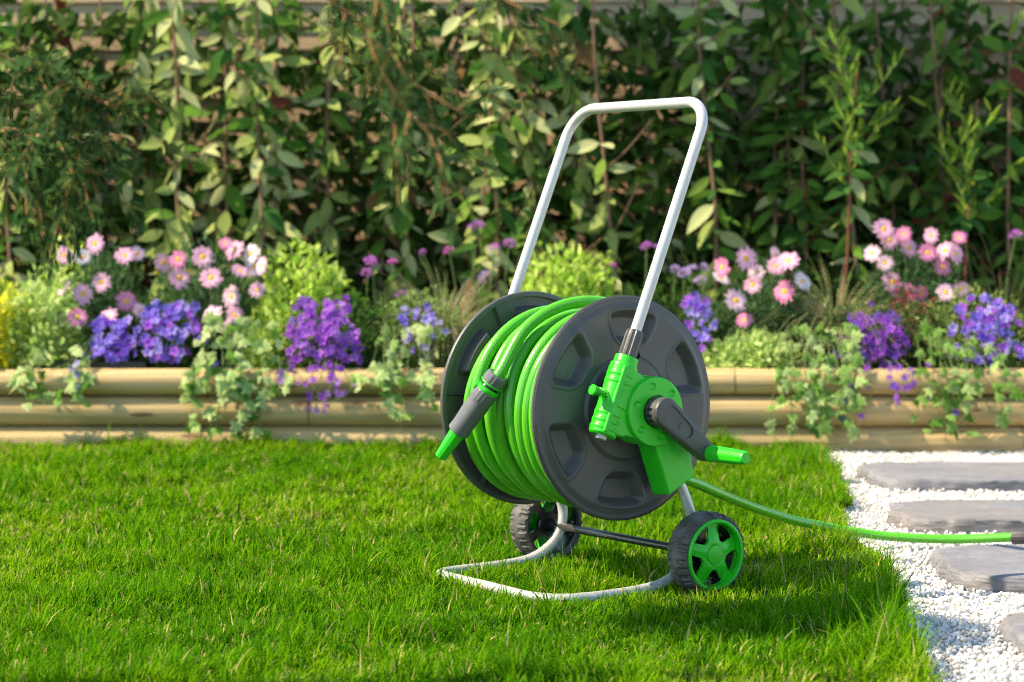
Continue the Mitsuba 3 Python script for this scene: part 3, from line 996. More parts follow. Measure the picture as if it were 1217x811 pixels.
# last half turn rides over the others to the nozzle
e_th, e_a, e_r = th2[-1], (base_a + wa)[-1], r2[-1]
base_th = 2 * PI * round(e_th / (2 * PI) - 0.3)
goal = math.radians(161) + base_th
while goal < e_th + 1.0:
    goal += 2 * PI
t3 = np.linspace(0, 1, 60)[1:]
th_all.append(e_th + (goal - e_th) * t3)
a_all.append(e_a + (0.012 - e_a) * sstep(0.25, 1.0, t3))
r_all.append(e_r + (0.1795 - e_r) * sstep(0.0, 0.75, t3))
th, a_, r_ = map(np.concatenate, (th_all, a_all, r_all))
ker = np.hanning(9); ker /= ker.sum()
a_ = np.convolve(np.pad(a_, 4, mode='edge'), ker, 'valid')
r_ = np.convolve(np.pad(r_, 4, mode='edge'), ker, 'valid')
coil = np.stack([a_, r_ * np.cos(th), ZC - 0.003 + r_ * np.sin(th)], 1)
N0 = np.array([0.010, -0.172, 0.368])
ND = np.array([-0.075, -0.231, 0.228]) - N0
ND /= np.linalg.norm(ND)
coil = coil[:-7]
bridge = catmull(np.vstack([coil[-8], coil[-1], N0 - ND * 0.012, N0 + ND * 0.01]), 8)[9:]
coil = np.vstack([coil, bridge])
keep = np.concatenate([[True], np.linalg.norm(np.diff(coil, axis=0), axis=1) > 1e-4])
cv, cf, cst = tube(coil[keep], HR, 16, uv=True)
hose = thing('garden_hose', 'bright green garden hose wound on the reel, with a grey and green spray nozzle', 'hose')
put('coil', mikit.ply((cv, cf), 'hose_pvc', smooth=True, uv=cst), hose, to_world=CART)


def along(prof, sides=40, wave=None):
    m = lathe(prof, sides, wave)
    return moved(m, frame_to(N0, ND, up=(0.6, -0.5, 0.3)))


con = cpart('hose_connector', along([(0.0095, -0.004), (0.0175, -0.004), (0.0200, 0.0), (0.0205, 0.011), (0.0196, 0.014), (0.012, 0.0145)], 72, lambda a, kk: 1 - 0.03 * (np.sin(14 * a) > 0.6) * ((kk >= 1) & (kk <= 3))),
            'grey_plastic', smooth=24, parent=hose)
cpart('green_ring', along([(0.014, 0.0138), (0.0206, 0.0138), (0.0212, 0.0152), (0.0206, 0.0168), (0.014, 0.017)]), 'green_plastic', smooth=28, parent=con)
cpart('neck', along([(0.0145, 0.0165), (0.0150, 0.021), (0.0165, 0.0235)]), 'black_plastic', smooth=28, parent=con)
noz = cpart('spray_nozzle', along([(0.0150, 0.030), (0.0195, 0.030), (0.0207, 0.033), (0.0210, 0.046), (0.0205, 0.050), (0.0198, 0.052), (0.0203, 0.056), (0.0203, 0.075), (0.0192, 0.095), (0.0188, 0.105), (0.0196, 0.1165), (0.0188, 0.1185), (0.0135, 0.1188)], 72,
            lambda a, kk: 1 - 0.035 * (np.sin(16 * a) > 0.5) * ((kk >= 2) & (kk <= 3)) - 0.05 * np.maximum(0, np.cos(a - 2.0)) ** 6 * ((kk >= 6) & (kk <= 8))), 'grey_plastic', smooth=30, parent=hose)
cpart('nozzle_collar', along([(0.0150, 0.0225), (0.0185, 0.0225), (0.0205, 0.0245), (0.0208, 0.0285), (0.0198, 0.0305), (0.0150, 0.0308)]), 'green_plastic', smooth=28, parent=noz)
FR = frame_to(N0, ND, up=(0.6, -0.5, 0.3))
out = np.array([-0.55, -0.70, 0.10]); out -= ND * (out @ ND); out /= np.linalg.norm(out)
btn = lathe([(0.0004, 0.004), (0.0062, 0.0036), (0.0074, 0.002), (0.0076, -0.004)], 28)
bm = frame_to(N0 + ND * 0.031 + out * 0.0195, out, up=ND)
btn = moved((btn[0] * [0.85, 1.25, 1], btn[1][:, ::-1]), bm)
cpart('button', btn, 'green_plastic', smooth=35, parent=noz)
cpart('tip', along([(0.0125, 0.114), (0.0140, 0.117), (0.0141, 0.121), (0.0105, 0.170), (0.0098, 0.1735), (0.0085, 0.1742), (0.0062, 0.1738), (0.0060, 0.166)], 72, lambda a, kk: 1 - 0.05 * (np.abs((a * 8 / (2 * PI)) % 1 - 0.5) * 2) * ((kk >= 2) & (kk <= 4))), 'green_plastic', smooth=26, parent=noz)
cpart('outlet', along([(0.0058, 0.169), (0.0030, 0.1700), (0.0026, 0.1735), (0.0002, 0.1738)]), 'black_plastic', smooth=28, parent=noz)

# ------------------------------------------------------------------ the supply hose across grass and gravel
def cw(a, b, z):
    return (CM @ np.array([a, b, z, 1.0]))[:3]


sup = [cw(0.168, 0.045, 0.212), cw(0.166, 0.066, 0.2025), at(826, 574, 3.80), at(850, 584.5, 3.87), at(890, 601, 4.02), at(940, 617.5, 4.17), at(975, 625.0, 4.25), at(1020, 633, 4.27), at(1060, 638, 4.27), at(1130, 641, 4.25), at(1209, 638.5, 4.20)]
sv, sf, sst = tube(catmull(sup, 12), 0.0090, 16, uv=True)
sup_t = thing('supply_hose', 'green supply hose running from the reel over the lawn onto the white gravel', 'hose')
put('pipe', mikit.ply((sv, sf), 'hose_pvc', smooth=True, uv=sst), sup_t)
e = catmull(sup, 12)
ed = e[-1] - e[-2]
ed /= np.linalg.norm(ed)
cn = lathe([(0.0094, -0.006), (0.0128, -0.006), (0.0140, -0.003), (0.0142, 0.018), (0.0132, 0.021), (0.0110, 0.022), (0.0110, 0.026), (0.0135, 0.027), (0.0138, 0.045), (0.0120, 0.052), (0.0085, 0.053), (0.0080, 0.046)], 64,
           wave=lambda a, kk: 1 - 0.04 * (np.sin(14 * a) > 0.4) * ((kk >= 2) & (kk <= 3)))
part('connector', moved(cn, frame_to(e[-1] - ed * 0.004, ed)), 'dark_plastic', sup_t, smooth=25, label='dark grey connector on the hose end')

# ------------------------------------------------------------------ the raised planter: stacked half-round logs
PY = 6.145
planter = thing('timber_planter', 'raised planter of three stacked pale timber logs along the back of the lawn', 'planter')
LOGS = [(0.016, 0.088, [-3.2, -0.86, 1.42, 3.4]), (0.103, 0.084, [-3.4, -0.565, 1.9, 3.4]), (0.184, 0.074, [-3.3, -1.85, 0.62, 3.4])]
for z, hgt, cuts in LOGS:
    for x0, x1 in zip(cuts[:-1], cuts[1:]):
        x0, x1 = x0 + 0.0012, x1 - 0.0012
        n = 90
        xs = np.concatenate([[x0], np.linspace(x0 + 0.003, x1 - 0.003, n), [x1]])
        a = np.arange(32) * 2 * PI / 32
        yy = np.sign(np.cos(a)) * np.abs(np.cos(a)) ** 1.0 * 0.047
        zz = np.sign(np.sin(a)) * np.abs(np.sin(a)) ** 0.9 * hgt / 2
        sc = np.ones(len(xs)); sc[[0, -1]] = 0.95
        X = np.repeat(xs[:, None], 32, 1)
        nz = meshkit.fbm(np.stack([X * 2.1, np.repeat(yy[None] * 18, len(xs), 0), np.repeat(zz[None] * 18, len(xs), 0) + z * 50], -1), 3, seed=3) - 0.5
        k = sc[:, None] * (1 + 0.07 * nz)
        bow = 0.003 * np.sin(xs * 1.7 + z * 40)
        V = np.stack([X, PY + yy[None] * k + bow[:, None], z + zz[None] * np.minimum(k, 1.0) + 0.0 * X], -1).reshape(-1, 3)
        F = grid_faces(len(xs), 32, wrap=True)
        V = np.vstack([V, [[x0, PY, z]], [[x1, PY, z]]])
        j = np.arange(32)
        e = (len(xs) - 1) * 32
        F = np.vstack([F, np.stack([(j + 1) % 32, j, j * 0 + len(V) - 2], 1), np.stack([e + j, e + (j + 1) % 32, j * 0 + len(V) - 1], 1)])
        part('log', (V, F), 'log_wood', planter, smooth=50)
gx_, gy_ = np.meshgrid(np.linspace(-3.3, 3.3, 200), np.linspace(6.18, 7.6, 50), indexing='ij')
gz_ = 0.185 + 0.03 * (meshkit.fbm(np.stack([gx_ * 9, gy_ * 9, gx_ * 0], -1), 4) - 0.5) + 0.03 * sstep(6.2, 6.6, gy_)
part('bed_soil', (np.stack([gx_, gy_, gz_], -1).reshape(-1, 3), grid_faces(200, 50)), 'soil', smooth=True, kind='structure')
# black liner edge standing above the logs
for x0, x1, lab in ((0.60, 0.86, 'black plastic trough edge behind the top log, right of the reel'), (-1.50, -1.02, 'black plastic trough edge behind the top log, at the left end')):
    t = thing('planting_trough', lab, 'trough')
    pts = rounded([(x0, 6.42, 0.235), (x0, 6.197, 0.235), (x1, 6.197, 0.235), (x1, 6.42, 0.235)], 0.03, 6)
    wv = np.vstack([pts - [0, 0, 0.09], pts, pts + [0, 0.004, 0.002], pts + [0, 0.006, -0.09]])
    scene[t] = mikit.ply((wv, grid_faces(4, len(pts))), 'black_plastic', smooth=30)

# ------------------------------------------------------------------ fence of horizontal boards
fence = thing('board_fence', 'tan fence of overlapping horizontal boards behind the leafy hedge', 'fence')
FY = 7.30
for panel in range(-2, 2):
    x0 = -0.55 + panel * 1.83
    x1 = x0 + 1.83
    for i in range(18):
        z = 0.02 + i * 0.078
        rng = np.random.default_rng(900 + panel * 40 + i)
        n = 14
        xs = np.linspace(x0 + 0.004, x1 - 0.004, n)
        low = z + 0.006 * (meshkit.noise(np.column_stack([xs * 5, xs * 0 + i * 7.3, xs * 0 + panel])) - 0.5)
        prof = [(FY - 0.022, 0.0), (FY - 0.024, 0.004), (FY - 0.010, 0.092), (FY - 0.006, 0.094), (FY - 0.006, 0.002)]
        V = np.stack([np.stack([xs, xs * 0 + y, (low if dz < 0.05 else xs * 0 + z) + dz], 1) for y, dz in prof], 1)
        V = V.reshape(-1, 3)
        F = grid_faces(n, 5, wrap=True)
        part('slat', (V, F), 'fence_wood', fence, smooth=False)
    part('post', vf(trimesh.creation.box(extents=[0.07, 0.07, 1.62], transform=trimesh.transformations.translation_matrix([x0, FY + 0.04, 0.72]))), 'fence_wood', fence, smooth=False)

def mound(rng, c, size, n, front=0.5, power=0.4):
    """Points in an uneven half-ellipsoid standing on c, and outward directions."""
    d = rng.normal(size=(n, 3))
    d[:, 2] = np.abs(d[:, 2]) * 0.9
    d[:, 1] -= front
    d /= np.linalg.norm(d, axis=1, keepdims=True)
    r = rng.random(n) ** power
    lump = 0.75 + 0.5 * meshkit.fbm(d * 2.6 + np.asarray(c) * 3.7, 3, seed=4)
    p = np.asarray(c) + d * np.asarray(size) * (r * lump)[:, None]
    return p, d


def foliage(parent, rng, pos, axis, template, sizes, tcolor, tints, mat='leaf_vc', width=None, name='foliage'):
    n = len(pos)
    idx = rng.integers(0, len(tints), n)
    tint = np.asarray(tints)[idx] * rng.uniform(0.75, 1.25, (n, 1))
    m, c = scatter(template, pos, axis, sizes, rng.normal(0, 0.7, n), rng, width, tcolor, tint)
    return part(name, m, mat, parent, smooth=True, color=c, kind='stuff')


# ------------------------------------------------------------------ hedge of upright shrubs with large leaves
LEAF = []
for i in range(6):
    r = np.random.default_rng(60 + i)
    v, f = leaf_shape(1.0, r.uniform(0.32, 0.43), 6, fold=r.uniform(0.03, 0.12), curl=r.uniform(-0.05, 0.4), point=r.uniform(0.75, 1.0))
    LEAF.append((v, f))
LEAF_PLY = {}


def leaf_entry(i, mat):
    if (i, mat) not in LEAF_PLY:
        LEAF_PLY[i, mat] = mikit.ply(LEAF[i], mat, smooth=True)
    return LEAF_PLY[i, mat]


def leaf_matrix(base, axis, length, roll, up=(0, -0.75, 0.65)):
    y = axis / np.linalg.norm(axis)
    x = np.cross(y, up)
    if np.linalg.norm(x) < 0.05:
        x = np.cross(y, [1, 0.2, 0])
    x /= np.linalg.norm(x)
    z = np.cross(x, y)
    c, s = math.cos(roll), math.sin(roll)
    x, z = x * c + z * s, z * c - x * s
    m = np.eye(4)
    m[:3, 0], m[:3, 1], m[:3, 2], m[:3, 3] = x * length, y * length, z * length, base
    return T(m.tolist())


def hedge_shrub(cx, lab, seed, tone, stems=4, per=66, dense=1.0):
    """tone: 0 pale drooping leaves, 1 dark glossy ones."""
    rng = np.random.default_rng(seed)
    t = thing('hedge_shrub', lab, 'shrub', 'upright shrubs of the hedge along the fence')
    count = 0
    for s in range(stems):
        x = cx + (s - (stems - 1) / 2) * 0.082 + rng.normal(0, 0.02)
        y = rng.uniform(6.70, 7.05)
        top = rng.uniform(1.30, 1.55)
        zs = np.linspace(0.17, top, 9)
        lean = rng.normal(0, 0.05)
        pts = np.stack([x + lean * (zs - 0.2) + np.cumsum(rng.normal(0, 0.006, 9)), y + np.cumsum(rng.normal(0, 0.008, 9)), zs], 1)
        pts = catmull(pts, 4)
        sk_ = part('stem', tube(pts, np.linspace(0.0068, 0.0035, len(pts)), 7), 'stem_bark', t, smooth=True)
        lines = [(pts, per)]
        for _ in range(3):
            k = rng.integers(3, len(pts) - 4)
            a = rng.uniform(0, 2 * PI)
            L = rng.uniform(0.10, 0.22)
            dr_ = np.array([math.cos(a), -abs(math.sin(a)) * 0.7, rng.uniform(0.3, 1.2)])
            dr_ /= np.linalg.norm(dr_)
            q = np.stack([pts[k], pts[k] + dr_ * L * 0.5, pts[k] + dr_ * L + np.array([0, 0, 0.02])])
            q = catmull(q, 4)
            part('twig', tube(q, np.linspace(0.003, 0.0015, len(q)), 5), 'stem_red' if tone > 0.6 else 'stem_bark', t, smooth=True)
            lines.append((q, 7))
        for q, n in lines:
            ph = rng.uniform(0, 2 * PI)
            for i in range(int(n * dense)):
                if count >= 298:
                    break
                u = (i + rng.uniform(0, 0.8)) / (n * dense)
                if n > 20:
                    u = 0.04 + 0.96 * u
                pos = q[min(int(u * (len(q) - 1)), len(q) - 1)]
                ph += 2.4 + rng.normal(0, 0.3)
                ax = np.array([math.cos(ph), 0.75 * math.sin(ph) - 0.22, 0])
                ax /= np.linalg.norm(ax)
                droop = rng.normal(-0.35 - 0.25 * (1 - tone), 0.45)
                ax = ax * math.cos(droop) + np.array([0, 0, math.sin(droop)])
                L = rng.uniform(0.052, 0.118) * (1.05 if n > 20 else 0.9)
                g = rng.random()
                pale = 1 - tone
                if g < 0.03:
                    mt = 'leaf_red' if rng.random() < 0.3 + 0.4 * tone else 'leaf_brown'
                elif g < 0.06 + 0.30 * pale:
                    mt = 'leaf_pale'
                elif g < 0.12 + 0.60 * pale:
                    mt = 'leaf_olive'
                elif g < 0.40 + 0.35 * pale:
                    mt = 'leaf_mid'
                elif g < 0.70 + 0.22 * pale:
                    mt = 'leaf_green'
                else:
                    mt = 'leaf_dark'
                put('leaf', leaf_entry(rng.integers(0, 6), mt), t, to_world=leaf_matrix(pos + ax * 0.008, ax, L, rng.normal(0, 0.5)))
                count += 1
    # the mass of leaves further in, too many to single out
    n = int(1050 * dense)
    zz = 0.22 + 1.1 * rng.random(n) ** 1.8
    pos = np.stack([cx + rng.normal(0, 0.15, n), rng.uniform(6.85, 7.22, n), zz], 1)
    a = rng.uniform(0, 2 * PI, n)
    dz_ = rng.normal(-0.5, 0.5, n)
    ax = np.stack([np.cos(a), 0.6 * np.sin(a) - 0.3, dz_], 1)
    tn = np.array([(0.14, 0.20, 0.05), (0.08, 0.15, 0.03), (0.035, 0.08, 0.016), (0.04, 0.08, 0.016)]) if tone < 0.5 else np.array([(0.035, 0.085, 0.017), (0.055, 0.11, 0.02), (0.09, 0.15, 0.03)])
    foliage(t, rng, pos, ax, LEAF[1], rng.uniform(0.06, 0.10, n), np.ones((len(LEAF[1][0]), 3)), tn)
    return t


HEDGE = [(-1.74, 0.35, 1.0, 'hedge shrub with pale olive leaves behind the yellow plant at the far left'), (-1.40, 0.15, 1.0, 'hedge shrub behind the hanging feathery branch at the upper left'),
         (-1.07, 0.0, 1.0, 'pale leaved hedge shrub behind the left pink daisy bush'), (-0.74, 0.05, 0.9, 'pale hedge shrub with bare fence boards showing, above the right of the left daisies'),
         (-0.41, 0.2, 1.0, 'pale hedge shrub above the lime green plant left of the handle'), (-0.08, 0.25, 0.8, 'thin hedge shrub with fence showing, left of the cart handle'),
         (0.25, 0.15, 1.0, 'pale leaved hedge shrub framed by the tube handle of the cart'), (0.58, 0.6, 1.0, 'hedge shrub just right of the cart handle'),
         (0.91, 0.8, 1.1, 'darker hedge shrub behind the daisies right of the reel'), (1.24, 0.95, 1.0, 'dark glossy hedge shrub behind the tan grass tuft'),
         (1.57, 1.0, 0.75, 'dark glossy hedge shrub with fence boards showing at the right edge'), (1.90, 1.0, 0.7, 'dark hedge shrub cut off by the right edge')]
for i, (cx, tone, dn, lab) in enumerate(HEDGE):
    hedge_shrub(cx, lab, 300 + i, tone, dense=dn)

# young pale shoots with narrow leaves at the upper right
SHOOT = leaf_shape(1.0, 0.17, 5, fold=0.05, curl=-0.12, point=0.9)
for k, (px, py, Y, lab) in enumerate(((1010, 205, 6.55, 'young shrub with narrow light green shoots at the upper right'), (1150, 260, 6.6, 'young shrub with narrow light green shoots at the right edge'))):
    rng = np.random.default_rng(70 + k)
    t = thing('young_shrub', lab, 'shrub')
    top = at(px, py, Y)
    base = np.array([top[0] - 0.05, Y + 0.05, 0.18])
    main = catmull(np.stack([base, base * 0.5 + top * 0.5 + [0.02, 0, 0], top, top + [0.02, -0.02, 0.35]]), 8)
    part('stem', tube(main, np.linspace(0.005, 0.0025, len(main)), 7), 'stem_red', t, smooth=True)
    sh = mikit.ply(SHOOT, 'leaf_lime', smooth=True)
    dk = mikit.ply(LEAF[2], 'leaf_dark', smooth=True)
    for j in range(11):
        p0 = main[int(len(main) * (0.62 + 0.36 * j / 13))]
        a = rng.uniform(0, 2 * PI)
        ds = np.array([math.cos(a) * 0.75, math.sin(a) * 0.6 - 0.1, 0.8])
        ds /= np.linalg.norm(ds)
        L = rng.uniform(0.10, 0.2)
        q = catmull(np.stack([p0, p0 + ds * L * 0.5, p0 + ds * L + [0, 0, 0.02]]), 4)
        part('shoot', tube(q, np.linspace(0.0026, 0.0012, len(q)), 5), 'stem_green', t, smooth=True)
        for i in range(9):
            b = rng.uniform(0, 2 * PI)
            ax = ds * 0.7 + np.array([math.cos(b), math.sin(b), 0.3]) * 0.75
            put('leaf', sh, t, to_world=leaf_matrix(q[min(int((i + 1) / 9 * (len(q) - 1)), len(q) - 1)], ax, rng.uniform(0.045, 0.075), rng.normal(0, 0.5)))
        for i in range(2):
            b = rng.uniform(0, 2 * PI)
            ax = np.array([math.cos(b), math.sin(b) - 0.3, rng.uniform(-0.5, 0.3)])
            put('leaf', dk, t, to_world=leaf_matrix(p0, ax, rng.uniform(0.06, 0.085), rng.normal(0, 0.4)))

# ------------------------------------------------------------------ bedding plants
SMALL = leaf_shape(1.0, 0.48, 3, fold=0.08, curl=0.15, point=0.9)
NARROW = leaf_shape(1.0, 0.16, 3, fold=0.04, curl=0.25, point=0.9)
PLAIN = np.ones((len(SMALL[0]), 3))
VARI = np.array([[1.0, 0.98, 0.70] if i % 3 != 1 else [0.55, 0.76, 0.30] for i in range(len(SMALL[0]))])
PLN = np.ones((len(NARROW[0]), 3))


def stalk(p0, p1, rng, r=0.0016):
    m = (p0 + p1) / 2 + np.array([rng.normal(0, 0.008), rng.normal(0, 0.008), 0.01])
    return tube(catmull(np.stack([p0, m, p1]), 4), r, 5)


# daisies
def daisy_meshes(seed, outer, inner):
    r = np.random.default_rng(seed)
    V, F, C, n0_ = [], [], [], 0
    for ring, (n, L, lift) in enumerate(((13, 1.0, 0.10), (11, 0.86, 0.20))):
        for i in range(n):
            a = 2 * PI * (i + 0.5 * ring) / n + r.normal(0, 0.06)
            l = L * r.uniform(0.88, 1.06)
            w = 0.135 * r.uniform(0.85, 1.15)
            t = np.array([0.16, 0.45, 0.8, 1.0])
            ww = w * np.array([0.45, 1.0, 1.05, 0.35])
            z = lift * np.sin(t * 2.2) + 0.05 * t * r.normal(0, 0.7) + 0.012 * ring
            for tt, w2, z2 in zip(t, ww, z):
                V += [[tt * l, -w2, z2], [tt * l, w2, z2]]
                C += [mixc(inner, outer, tt)] * 2
            F += [[n0_ + 2 * s + x for x in q] for s in range(3) for q in ((0, 2, 3), (0, 3, 1))]
            k = 8
            for q in range(n0_, n0_ + k):
                x, y, zz = V[q]
                V[q] = [x * math.cos(a) - y * math.sin(a), x * math.sin(a) + y * math.cos(a), zz]
            n0_ += k
    return np.array(V), np.array(F), np.clip(np.array(C), 0, 1)


def mixc(a, b, t):
    return np.asarray(a) * (1 - t) + np.asarray(b) * t


DAISY = {}
for nm, outer, inner in (('pink', (0.80, 0.44, 0.62), (0.84, 0.62, 0.72)), ('rose', (0.74, 0.24, 0.46), (0.78, 0.45, 0.60)), ('pale', (0.80, 0.55, 0.66), (0.82, 0.66, 0.72)), ('white', (0.82, 0.76, 0.80), (0.82, 0.70, 0.76))):
    v, f, c = daisy_meshes(len(nm), outer, inner)
    DAISY[nm] = mikit.ply((v, f), 'petal_vc', smooth=True, color=c)


def centre_fn(p, n, uv):
    return mix(mi.Color3f(0.75, 0.30, 0.02), mi.Color3f(0.80, 0.52, 0.04), noise(p.x * 900, p.y * 900, p.z * 900))


scene['daisy_centre'] = {'type': 'twosided', 'bsdf': {'type': 'diffuse', 'reflectance': mikit.proc(centre_fn)}}
cen = lathe([(0.28, -0.02), (0.27, 0.08), (0.20, 0.15), (0.10, 0.18), (0.001, 0.175)], 14)
DAISY_CENTRE = mikit.ply((cen[0], cen[1][:, ::-1] * 1), 'daisy_centre', smooth=True)


def facing(rng, up=0.40, fr=0.90, sp=0.45):
    d = np.array([rng.normal(0, sp) - 0.1, -fr + rng.normal(0, 0.25), up + rng.normal(0, 0.25)])
    return d / np.linalg.norm(d)


def place_flower(pos, n, size, roll):
    m = frame_to(pos, n)
    c, s = math.cos(roll), math.sin(roll)
    r = np.eye(4)
    r[:2, :2] = [[c, -s], [s, c]]
    m = m @ r
    m[:3, :3] *= size
    return T(m.tolist())


def daisy_bush(label, seed, c, size, heads, Y):
    rng = np.random.default_rng(seed)
    t = thing('daisy_bush', label, 'flower')
    n = 4600
    p, d = mound(rng, c, size, n, 0.4)
    ax = d + rng.normal(0, 0.6, (n, 3)) + [0, 0, 0.3]
    foliage(t, rng, p, ax, NARROW, rng.uniform(0.018, 0.036, n), PLN, [(0.07, 0.15, 0.06), (0.10, 0.20, 0.08), (0.14, 0.24, 0.11), (0.05, 0.11, 0.04)], width=np.full(n, 1.3))
    for (px, py, kind, sz) in heads:
        pos = at(px, py, Y + rng.uniform(-0.06, 0.05))
        root = np.asarray(c) + np.array([(pos[0] - c[0]) * 0.5, 0, size[2] * 0.4])
        part('stalk', stalk(root, pos - [0, 0, 0.002], rng, 0.0014), 'stem_green', t, smooth=True)
        nrm = facing(rng)
        if sz < 0.7:
            k = put('bud', DAISY_CENTRE, t, to_world=place_flower(pos, nrm, 0.02, 0))
            continue
        k = put('flower', DAISY[kind], t, to_world=place_flower(pos, nrm, 0.0315 * sz, rng.uniform(0, 6)))
        put('centre', DAISY_CENTRE, k, to_world=place_flower(pos + nrm * 0.0005, nrm, 0.0315 * sz, 0))
    return t


D1 = [(114, 290, 'pink', 1), (148, 305, 'pink', 1), (77, 304, 'pink', .9), (99, 306, 'white', .8), (76, 342, 'pale', 1), (98, 350, 'pink', 1.05), (121, 336, 'pink', 1), (150, 359, 'rose', 1.05), (76, 379, 'white', 1), (92, 378, 'rose', 1), (129, 378, 'pink', 1.1), (163, 302, 'pale', .8), (166, 370, 'pale', .8)]
D2 = [(195, 312, 'pink', 1), (212, 309, 'rose', .9), (213, 331, 'pink', 1.1), (241, 306, 'pink', 1.1), (251, 331, 'pink', 1.1), (280, 298, 'pink', 1.05), (299, 302, 'white', 1), (303, 318, 'pale', 1), (285, 323, 'pink', .9), (276, 353, 'pale', 1.1), (312, 316, 'pale', .9), (253, 374, 'pale', 1.05), (279, 375, 'pink', .9), (275, 390, 'pale', .95), (186, 325, 'pale', .6), (225, 322, 'pink', .6), (268, 290, 'rose', .7), (306, 345, 'pink', .8)]
D3 = [(859, 318, 'rose', 1), (886, 308, 'pink', 1.2), (921, 304, 'pale', .95), (937, 311, 'pink', 1.1), (857, 332, 'white', 1), (899, 324, 'pale', .8), (895, 339, 'pink', .9), (874, 358, 'pale', 1.15), (933, 347, 'rose', 1.15), (953, 335, 'white', 1), (922, 317, 'pink', .9), (885, 381, 'rose', .8)]
D4 = [(1050, 273, 'pink', 1.1), (1057, 286, 'pink', 1), (1074, 279, 'rose', .8), (1079, 295, 'pink', 1), (1037, 302, 'pale', .9), (1052, 313, 'pale', .8), (1102, 301, 'rose', 1), (1124, 299, 'pink', 1), (1135, 302, 'pink', 1), (1120, 318, 'rose', .9), (1060, 336, 'pink', 1.1), (1078, 348, 'rose', 1), (1124, 348, 'pale', 1), (1143, 344, 'pink', .8), (1107, 280, 'pink', .8), (1140, 283, 'rose', .7), (1093, 350, 'rose', .9), (1066, 352, 'rose', .9)]
c = at(118, 395, 6.46); daisy_bush('left half of the pink daisies, above the left blue bellflowers', 1, (c[0], 6.46, 0.2), (0.15, 0.17, 0.33), D1, 6.25)
c = at(245, 395, 6.46); daisy_bush('pink daisy bush left of the lime green plant', 2, (c[0], 6.46, 0.2), (0.20, 0.17, 0.34), D2, 6.27)
c = at(905, 395, 6.46); daisy_bush('pink and white daisy bush just right of the reel', 3, (c[0], 6.46, 0.2), (0.16, 0.16, 0.31), D3, 6.30)
c = at(1085, 390, 6.56); daisy_bush('shaded pink daisy bush right of the tan grass tuft', 4, (c[0], 6.56, 0.2), (0.18, 0.16, 0.38), D4, 6.45)


# bellflowers
def bell(seed):
    r = np.random.default_rng(seed)
    V, F, C = [[0, 0, -0.25]], [], [[0.5, 0.5, 0.9]]
    for i in range(5):
        a = 2 * PI * i / 5
        b = len(V)
        for (rr, da, z) in ((0.38, -0.5, 0.10), (0.38, 0.5, 0.10), (0.78, -0.42, 0.22), (0.78, 0.42, 0.22), (1.0, 0.0, 0.20)):
            V.append([rr * math.cos(a + da), rr * math.sin(a + da), z + r.normal(0, 0.04)])
            C.append([1, 1, 1] if rr > 0.5 else [0.8, 0.8, 1.0])
        F += [[0, b, b + 1], [b, b + 2, b + 3], [b, b + 3, b + 1], [b + 2, b + 4, b + 3]]
    return np.array(V, float), np.array(F), np.array(C, float)


BELL = {}
for nm, col in (('violet', (0.36, 0.11, 0.57)), ('purple', (0.31, 0.085, 0.48)), ('blue', (0.22, 0.15, 0.62)), ('lilac', (0.42, 0.34, 0.74)), ('light', (0.52, 0.24, 0.71)), ('deep', (0.15, 0.06, 0.42))):
    v, f, c = bell(len(nm))
    BELL[nm] = mikit.ply((v, f), 'petal_vc', smooth=False, color=np.clip(c * col, 0, 1))


